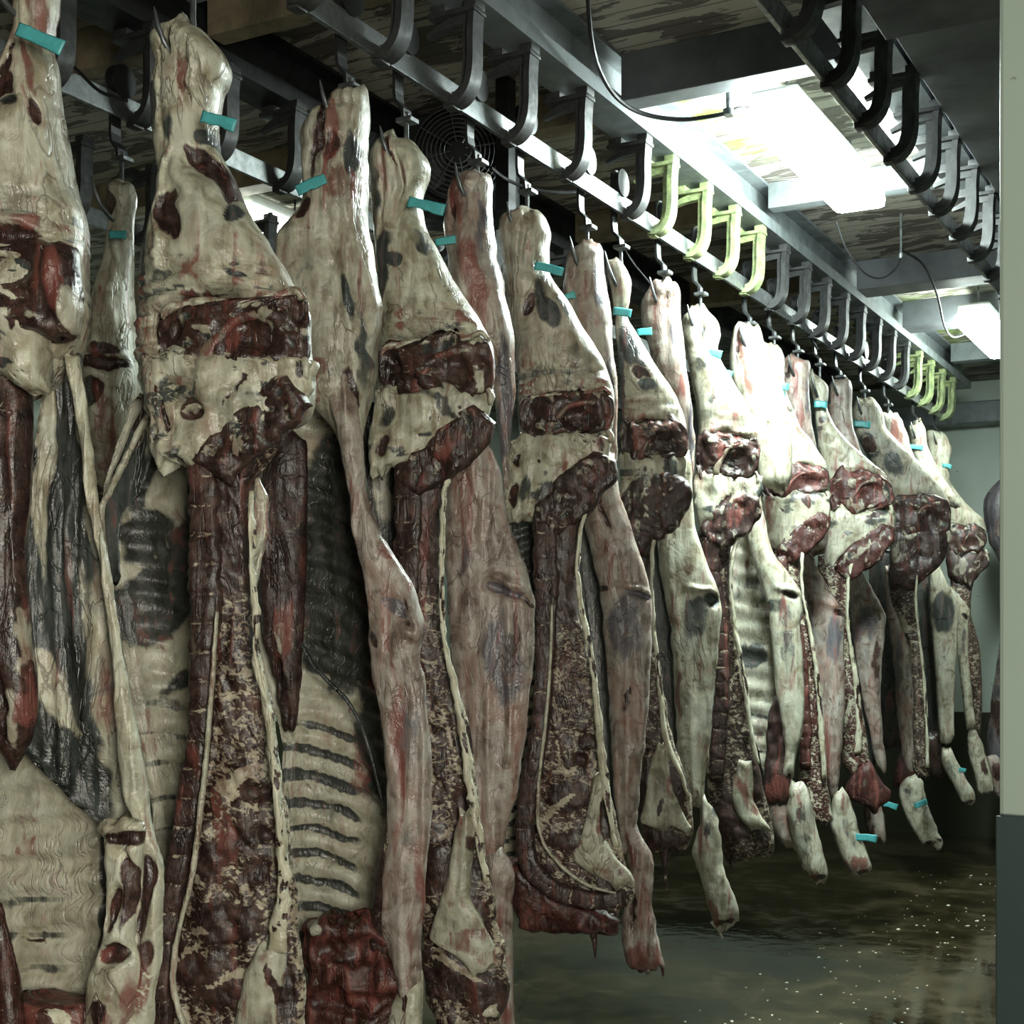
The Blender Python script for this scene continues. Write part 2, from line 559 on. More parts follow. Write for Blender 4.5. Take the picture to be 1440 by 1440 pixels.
ys_main = [1.65, 2.0, 2.36, 2.72, 3.075, 3.434, 3.767, 4.15, 4.635, 4.885, 5.24, 5.567, 5.89] + [5.89 + 0.335 * i for i in range(1, 13)]
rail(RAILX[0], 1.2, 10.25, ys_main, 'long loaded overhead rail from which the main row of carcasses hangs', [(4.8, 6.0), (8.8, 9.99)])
ys_2 = [2.45, 2.78, 3.12, 3.455, 3.797, 4.14, 4.48, 4.81, 5.12, 5.47] + [5.47 + 0.34 * i for i in range(1, 11)]
rail(RAILX[1], 1.8, 9.2, ys_2, 'empty overhead rail along the soffit at upper right')
rail(RAILX[2], 1.6, 9.5, [2.44, 2.78, 3.12, 3.46, 3.80, 4.14, 4.48, 4.82, 5.16, 5.5, 5.84, 6.2], 'dim overhead rail behind the main row at upper left')
rail(-3.82, 2.2, 8.5, [3.0, 3.35, 3.7, 4.05, 4.4, 4.75, 5.1], 'rearmost overhead rail, lowest in the gap between the two leftmost hocks')


# ------------------------------------------------------------------ trolley hooks
def trolley(x, y, ztop, label, drop=0.13):
    t = empty('trolley_hook', (x, y, ZR), label, 'hook', 'roller hooks on the rails')
    MB().disc((0, 0, 0.073), (1, 0, 0), 0.040, 0.018, 20).disc((-0.012, 0, 0.073), (1, 0, 0), 0.048, 0.006, 20) \
        .disc((0.012, 0, 0.073), (1, 0, 0), 0.048, 0.006, 20).build('wheel', M['dark'], t, True)
    MB().bar([(-0.0235, 0, 0.11), (-0.0235, 0, -0.075), (-0.020, 0, -0.10), (0.002, 0, -0.125), (0.004, 0, -0.15)], 0.040, 0.009).build('strap', M['dark'], t)
    MB().disc((-0.02, 0, 0.073), (1, 0, 0), 0.013, 0.03, 6).build('axle_bolt', M['steel'], t)
    zt = ztop - ZR
    lip = MB().box((-0.018, -0.022, -0.160), (0.030, 0.022, -0.147), 0.003)
    lip.build('swivel_plate', M['steel'], t)
    p = [(0.004, 0.0, -0.13), (0.004, 0.0, zt - 0.02), (0.004, 0.02, zt - 0.07), (0.004, 0.012, zt - 0.115), (0.004, -0.03, zt - 0.125),
         (0.004, -0.075, zt - 0.10), (-0.003, -0.098, zt - 0.06), (-0.012, -0.104, zt - 0.012)]
    pp = smooth_path(p, 4)
    MB().tube(pp, [0.0065] * (len(pp) - 6) + [0.006, 0.0055, 0.005, 0.004, 0.003, 0.001], 9).build('hook_rod', M['steel'], t, True)
    return t


# ------------------------------------------------------------------ fan, post, conduits, cables
def fan():
    c = at(645, 215, 5.2)
    t = empty('ventilation_fan', c, 'dark round fan behind a wire guard, hung above the carcass hocks', 'fan', None, TH - 0.05)
    R0 = 0.165
    m = MB()
    for k2 in range(4):
        pass
    m.box((-0.21, 0.05, -0.20), (0.21, 0.30, 0.16), 0.01)
    m.build('housing', M['dark'], t)
    m = MB()
    ring = [(R0 * 1.04 * math.cos(a), 0.02, R0 * 1.04 * math.sin(a)) for a in [2 * math.pi * i / 40 for i in range(41)]]
    m.bar(ring, 0.06, 0.012)
    m.build('shroud', M['dark'], t)
    MB().disc((0, 0.02, 0), (0, 1, 0), 0.045, 0.06, 18).build('hub', M['black'], t, True)
    for k2 in range(4):
        a = k2 * math.pi / 2 + 0.5
        ca, sa = math.cos(a), math.sin(a)
        vs = []
        for r, w, tw in ((0.035, 0.03, 0.020), (0.09, 0.055, 0.016), (0.15, 0.065, 0.012)):
            for s in (-1, 1):
                for z in (0.0, 0.004):
                    x, y = r, s * w / 1.0
                    vs.append((x * ca - y * sa, 0.02 + s * tw + z, x * sa + y * ca))
        fs = []
        for i in range(2):
            b0, b1 = i * 4, i * 4 + 4
            fs += [(b0, b1, b1 + 2, b0 + 2), (b0 + 1, b0 + 3, b1 + 3, b1 + 1), (b0, b0 + 1, b1 + 1, b1), (b0 + 2, b1 + 2, b1 + 3, b0 + 3)]
        fs += [(0, 2, 3, 1), (8, 9, 11, 10)]
        link_mesh('blade', vs, fs, M['black'], t, False)
    m = MB()
    for i in range(1, 9):
        r = R0 * (0.2 + 0.8 * i / 8)
        m.tube([(r * math.cos(a), -0.035 + 0.02 * (i / 8) ** 2, r * math.sin(a)) for a in [2 * math.pi * j / 40 for j in range(41)]], 0.0022, 5)
    for j in range(8):
        a = j * math.pi / 4 + 0.2
        m.tube([(0.03 * math.cos(a), -0.036, 0.03 * math.sin(a)), (R0 * math.cos(a), -0.012, R0 * math.sin(a))], 0.0028, 5)
    m.build('wire_guard', M['rail'], t, True)
    m = MB()
    for s in (-0.16, 0.16):
        m.box((s - 0.012, 0.12, 0.15), (s + 0.012, 0.16, ZC - c.z + 0.003))
    m.build('bracket', M['dark'], t)


fan()
p0 = at(711, 298, 5.0)
o = MB().box((p0.x - 0.027, p0.y - 0.027, p0.z), (p0.x + 0.027, p0.y + 0.027, ZC + 0.002), 0.003).build('support_post', M['dark'])
tag(o, 'dark square hanger post beside the fan guard', 'post')


def rod(px, y0, y1, d, r, name, label, cat):
    a = at(px, y1, d)
    m = MB().tube([a, (a.x, a.y, min(ZC + 0.003, at(px, y0, d).z))], r, 8)
    m.disc((a.x, a.y, a.z), (0, 0, 1), r * 2.2, 0.02, 10)
    o = m.build(name, M['steel'], None, True)
    tag(o, label, cat)


rod(1024, 76, 158, 4.75, 0.0085, 'conduit_drop', 'grey conduit drop with a black cable looped over it, above the big lamp', 'conduit')
rod(1267, 300, 360, 6.35, 0.006, 'conduit_drop', 'thin conduit drop beyond the cross beam, between two cable loops', 'conduit')


def cable(pts, r, label, mat='black'):
    P = [at(*p) for p in pts]
    for p in P:
        p.z = min(p.z, ZC - 0.005)
    o = MB().tube(smooth_path(P, 6), r, 7).build('cable', M[mat], None, True)
    tag(o, label, 'cable')


cable([(826, -20, 4.2), (831, 50, 4.3), (843, 98, 4.45), (868, 138, 4.6), (905, 160, 4.7), (960, 168, 4.75), (1018, 160, 4.75), (1042, 152, 4.8),
       (1070, 160, 5.0), (1108, 185, 5.2), (1155, 232, 5.45), (1180, 268, 5.6)], 0.0075, 'black cable drooping across the peeling ceiling to the big lamp')
cable([(1176, 312, 6.0), (1190, 350, 6.05), (1215, 383, 6.15), (1240, 391, 6.25), (1262, 374, 6.33), (1267, 352, 6.36)], 0.0045, 'thin cable sagging just beyond the big lamp')
cable([(1267, 352, 6.36), (1298, 372, 6.5), (1318, 415, 7.0), (1328, 458, 7.9), (1342, 474, 8.3), (1372, 462, 8.4)], 0.006, 'black cable running down towards the far lamp')
cable([(690, 236, 4.8), (712, 252, 4.9), (745, 265, 4.95), (790, 271, 5.0), (835, 266, 5.1)], 0.006, 'black cable slung low just right of the hanger post')
cable([(872, 335, 5.3), (885, 362, 5.35), (905, 388, 5.4), (922, 408, 5.45)], 0.0035, 'thin wire slanting down behind the hock in mid row')
cable([(75, 70, 4.0), (110, 100, 3.95), (140, 128, 3.9), (180, 142, 3.9)], 0.005, 'thin dark wire at upper left between the two leftmost hocks')
cable([(1075, 418, 6.9), (1105, 440, 7.0), (1130, 462, 7.05), (1150, 492, 7.1)], 0.006, 'dark cable looping behind the brightest hocks under the rail')

# crumbs of fat on the wet floor
vs, fs = [], []
rnd = random.Random(3)
for i in range(640):
    x, y = rnd.uniform(-2.1, 0.1), rnd.uniform(2.4, 9.5)
    r = rnd.uniform(0.003, 0.009) * (1.8 if rnd.random() < 0.08 else 1)
    a0 = rnd.uniform(0, 6.3)
    e = rnd.uniform(0.4, 1.0)
    b0 = len(vs)
    for k2 in range(6):
        a = 2 * math.pi * k2 / 6
        dx, dy = r * math.cos(a) * rnd.uniform(0.5, 1.4), r * e * math.sin(a) * rnd.uniform(0.6, 1.2)
        vs.append((x + dx * math.cos(a0) - dy * math.sin(a0), y + dx * math.sin(a0) + dy * math.cos(a0), 0.0005))
    vs.append((x + r * 0.2, y, r * 0.38))
    fs += [(b0 + k2, b0 + (k2 + 1) % 6, b0 + 6) for k2 in range(6)]
o = link_mesh('fat_crumb', vs, fs, M['crumb'], None, True, 'stuff')
tag(o, 'pale crumbs of fat scattered over the wet floor', 'scraps')


# ------------------------------------------------------------------ carcass surfaces
def _hash(ix, iy, iz):
    h = (ix * 374761393 + iy * 668265263 + iz * 2147483647 * 31) & 0xffffffff
    h = ((h ^ (h >> 13)) * 1274126177) & 0xffffffff
    return ((h ^ (h >> 16)) & 0xffff) / 65535.0


def vnoise(x, y, z=0.0):
    x, y = np.asarray(x, float), np.asarray(y, float)
    z = np.zeros_like(x) + z
    ix, iy, iz = np.floor(x).astype(np.int64), np.floor(y).astype(np.int64), np.floor(z).astype(np.int64)
    fx, fy, fz = x - ix, y - iy, z - iz
    fx, fy, fz = [f * f * (3 - 2 * f) for f in (fx, fy, fz)]
    r = 0
    for a in (0, 1):
        for b in (0, 1):
            for c in (0, 1):
                w = (fx if a else 1 - fx) * (fy if b else 1 - fy) * (fz if c else 1 - fz)
                r = r + w * _hash(ix + a, iy + b, iz + c)
    return r * 2 - 1


def fbm(x, y, z=0.0, o=4):
    r, a = 0, 0.5
    for i in range(o):
        r = r + a * vnoise(x * 2 ** i, y * 2 ** i, z + 7.3 * i)
        a *= 0.5
    return r


def sm(v, a, b):
    t = np.clip((v - a) / (b - a), 0, 1)
    return t * t * (3 - 2 * t)


def hermite(ys, vs, Y):
    ys, vs = np.asarray(ys, float), np.asarray(vs, float)
    n = len(ys)
    if n == 1:
        return np.full_like(Y, vs[0])
    d = np.diff(vs) / np.diff(ys)
    m = np.empty(n)
    m[0], m[-1] = d[0], d[-1]
    for i in range(1, n - 1):
        m[i] = 0 if d[i - 1] * d[i] <= 0 else 2 * d[i - 1] * d[i] / (d[i - 1] + d[i])
    i = np.clip(np.searchsorted(ys, Y, 'right') - 1, 0, n - 2)
    h = ys[i + 1] - ys[i]
    t = (Y - ys[i]) / h
    return ((2 * t ** 3 - 3 * t ** 2 + 1) * vs[i] + (t ** 3 - 2 * t ** 2 + t) * h * m[i]
            + (-2 * t ** 3 + 3 * t ** 2) * vs[i + 1] + (t ** 3 - t ** 2) * h * m[i + 1])


def rows(txt):
    out = []
    for p in txt.replace('\n', ' ').split(';'):
        p = p.strip()
        if p:
            y, r = p.split(':')
            a, b = r.split(',')
            out.append((float(y), float(a), float(b)))
    return out


def path(txt):
    return [tuple(float(v) for v in p.split(',')) for p in txt.replace('\n', ' ').split(';') if p.strip()]


BASES = {'fat': (0, 0, 0.0, 0), 'meat': (1, 0, 0.10, 0), 'marb': (1, 0, 0.36, 0), 'memb': (0, 1, 0, 0), 'bright': (0, 0, 1, 0),
         'red': (1, 0, 0.1, 0.34), 'rib': (0, 0, 0, 0), 'pale': (0, 0, 0.3, 0), 'tag': (0, 0, 0, 0), 'bone': (0.62, 0, 0.05, 0.75)}


class Beef:
    def __init__(s, px, top, label, side='main row', yaw=None, railx=RAILX[0], d=None, hook=None, group=None, name='beef_side'):
        s.d = d or F * abs(railx) / CT / (1810.0 - px)
        u = (px - 720) / F * s.d
        s.O = Vector((u * CT - s.d * ST, u * ST + s.d * CT, 0))
        s.ztop = EYE - (top - 900) / F * s.d
        s.O.z = s.ztop
        s.phi = TH - 0.16 if yaw is None else TH + yaw
        s.a = (math.cos(s.phi), math.sin(s.phi))
        s.n = (math.sin(s.phi), -math.cos(s.phi))
        s.root = empty(name, s.O, label, 'beef carcass', group or 'sides of beef hanging in the cold room', s.phi)
        s.seed = px * 0.137
        s.mpp = s.d / F
        if hook:
            trolley(s.O.x, s.O.y, s.ztop, hook)

    def plane(s, px, py, dn):
        cx, cy = (px - 720) / F, -(py - 900) / F
        rx, ry = -ST + cx * CT, CT + cx * ST
        qx, qy = s.O.x + s.n[0] * dn, s.O.y + s.n[1] * dn
        t = (qx * s.n[0] + qy * s.n[1]) / (rx * s.n[0] + ry * s.n[1])
        ss = (t * rx - s.O.x) * s.a[0] + (t * ry - s.O.y) * s.a[1]
        return ss, EYE + t * cy - s.O.z

    def skin(s, name, LX, LY, RX, RY, VL, t, dn, mat, base, blobs, fn, relief, bend, amp, freq, p, cap, parent, step, label, flatback):
        R = len(LX)
        wmax = np.max(np.hypot(RX - LX, RY - LY))
        nf = int(np.clip(wmax / step, 7, 60)) + 1
        nb = max(4, nf // 3)
        uf = np.linspace(0, 1, nf)
        uf = 0.55 * uf + 0.45 * (0.5 - 0.5 * np.cos(np.pi * uf))
        ub = np.linspace(1, 0, nb + 2)[1:-1]
        U = np.concatenate([uf, ub])[None, :].repeat(R, 0)
        fr = np.concatenate([np.ones(nf), np.zeros(nb)])[None, :].repeat(R, 0)
        PX = LX[:, None] + (RX - LX)[:, None] * U
        PY = LY[:, None] + (RY - LY)[:, None] * U
        V = VL[:, None] + 0 * U
        Lt = VL[-1]
        capy = min(cap, Lt * 0.45)
        rag = cap > 15
        q0 = min(1.0, 3.5 / s.d)
        e = np.clip(np.minimum(VL, Lt - VL) / max(capy, 1e-6), 0, 1)
        taper = np.sqrt(np.clip(1 - (1 - e) ** 2, 0, 1)) * 0.97 + 0.03
        if rag:
            ew = ((1 - e) ** 1.5)[:, None]
            sg = np.where(VL < Lt / 2, -1.0, 1.0)[:, None]
            PY = PY + q0 * ew * capy * (0.75 * vnoise(PX * 0.045 / q0, VL[:, None] * 0 + s.seed, 2.0) + 0.5 * vnoise(PX * 0.13 / q0, VL[:, None] * 0 + s.seed, 5.0) - 0.25 * sg)
        width = np.hypot(RX - LX, RY - LY) * s.mpp
        th = np.minimum(t, width * 1.15 + 0.004) * taper
        prof = np.clip(1 - np.abs(2 * U - 1) ** p, 0, 1) ** (1 / p)
        # wobble of the outline
        S, Z = s.plane(PX, PY, dn)
        nz = fbm(S * freq, Z * freq * 0.5, s.seed, 4)
        ed = np.abs(2 * U - 1) ** 4
        wob = amp * 0.55 * vnoise(S * freq * 1.7 + 5, Z * freq * 1.3, s.seed + 3) * ed
        S = S + wob
        q = min(1, 3.0 / s.d)
        wx = PX + q * (8 * vnoise(S * 14, Z * 14, s.seed + 9) + 5 * vnoise(S * 34, Z * 30, s.seed + 29))
        wy = PY + q * (10 * vnoise(S * 14 + 40, Z * 14, s.seed + 19) + 5 * vnoise(S * 34 + 9, Z * 30, s.seed + 39))
        mask = np.zeros((R, U.shape[1], 4))
        mask[..., :] = BASES[base]
        n = np.where(fr > 0, 1.0, -1.0) * prof * (th / 2)[:, None]
        if flatback:
            n = np.where(fr > 0, n, n * 0.35)
        n = n + bend * prof
        rk = 0.0 if base in ('rib', 'memb') else 1.0
        dis = amp * (nz + rk * 0.25 * (1 - 3.2 * np.abs(vnoise(S * 24, Z * 3.2, s.seed + 51))) + rk * 0.12 * (1 - 3.2 * np.abs(vnoise(S * 55, Z * 9, s.seed + 61))))
        sc = s.d / 3.0
        if fn is not None:
            r = fn(PX, PY, U, V, Lt, mask)
            if r is not None:
                dis = dis + r
        for b in (blobs or []):
            ch, bx, by, rx, ry = b[:5]
            rot = math.radians(b[5]) if len(b) > 5 else 0
            h = b[6] if len(b) > 6 else 0
            st = b[7] if len(b) > 7 else 1.0
            dx, dy = wx - bx, wy - by
            ex = (dx * math.cos(rot) + dy * math.sin(rot)) / rx
            ey = (-dx * math.sin(rot) + dy * math.cos(rot)) / ry
            w = sm(np.sqrt(ex ** 2 + ey ** 2), 1.35, 0.62) * st
            if ch == 'm':
                mask[..., 0] = np.maximum(mask[..., 0], w)
                mask[..., 2] *= 1 - w
                mask[..., 1] *= 1 - w
                mask[..., 3] *= 1 - w * 0.7
            elif ch == 'g':
                mask[..., 1] = np.maximum(mask[..., 1], w)
                mask[..., 0] *= 1 - w
            elif ch == 'r':
                mask[..., 3] = np.maximum(mask[..., 3], w)
            elif ch == 'f':
                mask[..., 2] = np.maximum(mask[..., 2], w)
            elif ch == 'c':
                mask[..., 0] *= 1 - w
                mask[..., 1] *= 1 - w
                mask[..., 3] *= 1 - w
                mask[..., 2] = mask[..., 2] * (1 - w)
            if h:
                dis = dis + h * w
        n = n + dis * np.where(fr > 0, np.clip(prof * 1.6, 0, 1), 0.3) * taper[:, None]
        N_ = U.shape[1]
        co = np.empty((R * N_ + 2, 3))
        co[:-2, 0] = S.ravel()
        co[:-2, 1] = -(dn + n).ravel()
        co[:-2, 2] = Z.ravel()
        co[-2] = co[:N_].mean(0)
        co[-1] = co[(R - 1) * N_:R * N_].mean(0)
        i = np.arange(R - 1)[:, None] * N_
        j = np.arange(N_)[None, :]
        j2 = (j + 1) % N_
        q = np.stack([i + j, i + N_ + j, i + N_ + j2, i + j2], -1).reshape(-1, 4)
        faces = q.tolist()
        a0, a1 = R * N_, R * N_ + 1
        faces += [(a0, k2, (k2 + 1) % N_) for k2 in range(N_)]
        b0 = (R - 1) * N_
        faces += [(a1, b0 + (k2 + 1) % N_, b0 + k2) for k2 in range(N_)]
        me = bpy.data.meshes.new(name)
        me.from_pydata(co.tolist(), [], faces)
        me.polygons.foreach_set('use_smooth', [True] * len(me.polygons))
        at_ = me.attributes.new('mask', 'FLOAT_COLOR', 'POINT')
        full = np.vstack([mask.reshape(-1, 4), mask[0].mean(0)[None], mask[-1].mean(0)[None]])
        at_.data.foreach_set('color', full.astype(np.float32).ravel())
        me.materials.append(mat)
        me.update()
        o = bpy.data.objects.new(name, me)
        COL.objects.link(o)
        o.parent = parent or s.root
        if label:
            o['label'] = label
        return o

    def strip(s, name, txt, t=0.1, dn=0.0, base='fat', mat='flesh', blobs=None, fn=None, bend=0.0, amp=0.008, freq=14.0, p=2.4,
              cap=22, parent=None, step=None, label=None, jit=2.0, flatback=False):
        r = rows(txt)
        ys = [q[0] for q in r]
        step = step or max(3.6, 5.0 * min(1.0, 3.4 / s.d))
        Rn = max(8, int((ys[-1] - ys[0]) / step))
        Y = np.linspace(ys[0], ys[-1], Rn)
        xl = hermite(ys, [q[1] for q in r], Y)
        xr = hermite(ys, [q[2] for q in r], Y)
        k = jit * min(1, 3.5 / s.d)
        xl = xl + k * fbm(Y * 0.06, Y * 0 + s.seed, 1.0, 3)
        xr = xr + k * fbm(Y * 0.06, Y * 0 + s.seed, 9.0, 3)
        return s.skin(name, xl, Y, xr, Y, Y - Y[0], t, dn, M[mat], base, blobs, fn, None, bend, amp, freq, p, cap, parent, step, label, flatback)

    def ribbon(s, name, txt, t=0.05, dn=0.05, base='meat', mat='flesh', blobs=None, fn=None, bend=0.0, amp=0.004, freq=20.0, p=2.2,
               cap=10, parent=None, step=None, label=None, scallop=None):
        P = path(txt)
        step = step or max(3.6, 5.0 * min(1.0, 3.4 / s.d))
        A = np.array(P)
        sl = np.concatenate([[0], np.cumsum(np.hypot(np.diff(A[:, 0]), np.diff(A[:, 1])))])
        Rn = max(8, int(sl[-1] / step))
        T = np.linspace(0, sl[-1], Rn)
        X, Y, W = [hermite(sl, A[:, k], T) for k in range(3)]
        tx, ty = np.gradient(X), np.gradient(Y)
        l = np.hypot(tx, ty) + 1e-9
        nx, ny = -ty / l, tx / l
        # keep "left" on the picture's left for downward paths
        W0 = W
        if scallop:
            W0 = W * (1 + scallop[1] * (np.abs(np.sin(np.pi * T / scallop[0])) - 0.6))
        W0 = W0 * (1 + 0.16 * fbm(T * 0.05, T * 0 + s.seed, 4.0, 3) + (0.05 if W.max() > 22 else 0.2) * vnoise(T * 0.16, T * 0 + s.seed, 6.0))
        W = W * (1 + 0.22 * fbm(T * 0.07, T * 0 + s.seed, 14.0, 3))
        LX, LY = X + nx * W0 / 2, Y + ny * W0 / 2
        RX, RY = X - nx * W / 2, Y - ny * W / 2
        return s.skin(name, LX, LY, RX, RY, T, t, dn, M[mat], base, blobs, fn, None, bend, amp, freq, p, cap, parent, step, label, False)

    def tagband(s, x0, y0, x1, y1, w=13, dn=0.10, label=None):
        t = s.ribbon('identity_tag', '%g,%g,%g;%g,%g,%g;%g,%g,%g' % (x0, y0, w, (x0 + x1) / 2, (y0 + y1) / 2 - 0.5, w, x1, y1, w * 1.1),
                     t=0.004, dn=dn, base='tag', mat='tag', amp=0.0, p=6, cap=1, step=3, label=label or 'teal plastic tag')
        return t


# ------- reusable surface patterns
def ribs_fn(period, slope=0.0, x0=0, curve=0.0, gap=0.36, h=0.012, dark=1.0, fade=None, off=0.0):
    def f(PX, PY, U, V, Lt, mask):
        xx = PX - x0
        ph = (PY - slope * xx - curve * xx * xx + off) / period
        wob = 0.12 * vnoise(PX * 0.03, PY * 0.05, 2.0)
        c = 0.5 + 0.5 * np.cos(2 * np.pi * (ph + wob))
        w = sm(c, gap, gap - 0.26) * dark
        if fade is not None:
            w = w * fade(PX, PY)
        mask[..., 1] = np.maximum(mask[..., 1], w * 0.85)
        return h * (c - 0.5)
    return f


def vert_fn(period, pale=0.9, depth=0.006):
    depth *= 0.35

    def f(PX, PY, U, V, Lt, mask):
        fr_ = np.mod(V / period + 0.10 * (U - 0.5), 1.0)
        ln = np.exp(-((fr_ - 0.5) / 0.075) ** 2)
        side = sm(U, 0.02, 0.12) * sm(U, 0.98, 0.80)
        br = 0.5 + 0.5 * vnoise(V * 0.11, U * 3, 5.0)
        mask[..., 2] = np.maximum(mask[..., 2], pale * ln * side * (0.45 + 0.55 * br))
        return -depth * ln + depth * 0.8 * np.sin(np.pi * np.mod(fr_ + 0.5, 1.0))
    return f


def marble_fn(y0, y1, strong=0.44, slope=-0.6, edge=0.5):
    """white seams and flecks between the cut muscles, more of them towards the neck"""
    def f(PX, PY, U, V, Lt, mask):
        q = PY + slope * PX
        r1 = np.abs(vnoise(PX * 0.045, q * 0.040, 3.0))
        r2 = np.abs(vnoise(PX * 0.10, q * 0.085, 13.0))
        g = sm(PY, y0, y1)
        seam = sm(r1, 0.11, 0.02) * 0.75 + sm(r2, 0.10, 0.02) * 0.55
        mask[..., 2] = np.maximum(mask[..., 2], np.clip(seam * (0.18 + 0.72 * g) + 0.10 + (strong * 0.72 - 0.10) * g + edge * g * sm(U, 0.72, 1.0) * 0.35, 0, 1) * 0.8)
        return 0.012 * fbm(PX * 0.05, q * 0.045, 1.0, 3) - 0.008 * seam * (0.3 + 0.7 * g)
    return f


def grain_fn(ampl=0.006, kx=0.10, ky=0.012):
    """folds and strands running down the sheet"""
    def f(PX, PY, U, V, Lt, mask):
        q = fbm(PX * kx, PY * ky, 4.0, 4)
        return ampl * q * 2
    return f


def crease_fn(yb, h=60, ampl=0.010, red=0.5):
    """bloody creases across the round just above the opened pelvis"""
    def f(PX, PY, U, V, Lt, mask):
        g = sm(PY, yb - h, yb - h * 0.35)
        q = fbm(PX * 0.02, (PY + 0.10 * PX) * 0.12, 6.0, 4)
        mask[..., 3] = np.maximum(mask[..., 3], red * 1.25 * g * sm(q, -0.12, 0.22))
        mask[..., 1] = np.maximum(mask[..., 1], 0.55 * g * sm(q, -0.16, -0.34))
        return ampl * g * q * 3.2
    return f


def pelvis(c, x0, y0, x1, y1, dn=0.12, bone='red'):
    """the sawn pelvis: a curved band of bone, strands of membrane across the dark hollow, knobs of fat along the rim"""
    sx, sy = (x1 - x0) / 219.0, (y1 - y0) / 114.0
    k = min(sx, sy)

    def m(pts):
        return ';'.join('%g,%g,%g' % (x0 + (x - 221) * sx, y0 + (y - 411) * sy, max(1.2, w * k)) for x, y, w in pts)
    c.ribbon('pelvic_bone', m([(291, 514, 22), (291, 498, 27), (300, 484, 20), (313, 470, 14), (325, 456, 14), (342, 446, 15), (366, 441, 15), (390, 438, 14), (400, 436, 8)]),
             t=0.028, dn=dn, base='bone', mat='lean', amp=.004, blobs=[('c', x0 + 172 * sx, y0 + 27 * sy, 8 * sx, 5 * sy, 0, 0, .8)], label='smooth reddish curved bone')
    if x1 - x0 > 110:
        c.ribbon('fat_rim', m([(226, 446, 9), (238, 434, 12), (262, 428, 15), (296, 424, 13), (330, 425, 9), (362, 422, 12), (392, 416, 11), (415, 408, 12), (430, 422, 9)]),
             t=0.035, dn=dn - 0.012, base='pale', mat='cream', amp=.014, freq=34, fn=rag_fn(.02, 3, .8, .09))
    for q in ([(322, 482, 8), (344, 486, 10), (366, 492, 5), (382, 488, 2)], [(330, 496, 4), (350, 500, 5), (372, 496, 2)], [(340, 474, 3), (362, 478, 4), (384, 470, 2)],
              [(382, 452, 4), (381, 470, 3), (380, 490, 4), (386, 512, 3)], [(408, 448, 10), (407, 470, 7), (410, 495, 10), (404, 518, 7)]):
        c.ribbon('membrane_strand', m(q), t=0.008, dn=dn - 0.02, base='memb', mat='cream', amp=.003, cap=3, blobs=[('g', x0 + 150 * sx, y0 + 75 * sy, 16 * sx, 12 * sy, 0, 0, .6)])
    for q in ([(262, 440, 12), (285, 436, 15), (310, 432, 10)], [(250, 505, 5), (275, 512, 8), (292, 520, 6)], [(424, 500, 12), (432, 515, 14), (430, 530, 10)], [(344, 510, 12), (362, 512, 12), (378, 518, 7)]):
        c.ribbon('fat_lobe', m(q), t=0.03, dn=dn - 0.012, base='pale', mat='cream', amp=.012, freq=40, cap=4)


def rag_fn(p=0.27, ch=0, st=0.85, ky=0.05):
    """lean or bloody flecks breaking up a seam of fat"""
    def f(PX, PY, U, V, Lt, mask):
        q = fbm(V * ky, U * 2.5 + 3.0, 8.0, 3)
        w = sm(q, p - 0.12, p + 0.1) * st
        mask[..., ch] = np.maximum(mask[..., ch], w)
        mask[..., 2] *= 1 - w
        return -0.006 * w
    return f


def stain_fn(p=0.16):
    """brown stains and thin dark tears in the pelvic fat"""
    def f(PX, PY, U, V, Lt, mask):
        q = fbm(PX * 0.035, PY * 0.06, 3.0, 4)
        mask[..., 1] = np.maximum(mask[..., 1], sm(q, p, p + 0.2) * 0.7)
        r = np.abs(vnoise((PX + PY) * 0.05, (PY - PX) * 0.012, 11.0))
        g = vnoise(PX * 0.02, PY * 0.02, 17.0)
        t = sm(r, 0.05, 0.0) * sm(g, 0.0, 0.3)
        mask[..., 0] = np.maximum(mask[..., 0], t)
        return -0.008 * t + 0.01 * q
    return f


def fatty_fn(k=0.05, p=0.10):
    """patches of fat and dark clots over a cut face"""
    def f(PX, PY, U, V, Lt, mask):
        q = fbm(PX * k + 3.1, PY * k * 1.2, 21.0, 4)
        w = sm(q, p, p + 0.16)
        mask[..., 0] *= 1 - 0.85 * w
        mask[..., 3] = np.maximum(mask[..., 3] * (1 - 0.5 * w), 0.38 * w)
        z = fbm(PX * k * 1.6 + 9.0, PY * k * 1.6, 31.0, 3) - max(0.0, p - 0.24)
        mask[..., 1] = np.maximum(mask[..., 1], 0.9 * sm(z, 0.18, 0.34))
        mask[..., 0] *= 1 - 0.8 * sm(z, 0.18, 0.34)
        return 0.014 * q - 0.010 * sm(z, 0.18, 0.34)
    return f


# ================================================================== the carcasses, nearest first
T_ = 'roller hook carrying '
# ---------------------------------------------------------------- leftmost side, ribs inside
c = Beef(40, -62, 'nearest side of beef at the left edge, cream ribs and grey flank membrane showing', hook=T_ + 'the leftmost near carcass, top just out of view')
c.strip('hind_leg', '-70:28,72; -40:24,82; 0:26,80; 40:26,74; 60:20,72; 100:4,77; 150:-25,81; 200:-52,88; 260:-80,101; 300:-92,114; 340:-98,119; 380:-100,120; 440:-100,121; 480:-95,113; 530:-60,88; 560:-30,66',
        t=0.22, mat='cream', fn=crease_fn(345, 90, 0.008, 0.42),
        blobs=[('m', 33, 86, 6, 8, 20, -.012), ('m', 30, 113, 6, 15, 0, -.012), ('m', 41, 145, 12, 22, -15, -.008), ('g', 48, 162, 12, 12), ('m', 75, 172, 5, 20, -12, -.01),
               ('g', 22, 180, 26, 18, 0, 0, .75), ('r', 66, 35, 10, 60), ('r', 62, 110, 6, 40, -20), ('m', 45, 352, 42, 14, -6, -.02), ('r', 60, 330, 60, 10)])
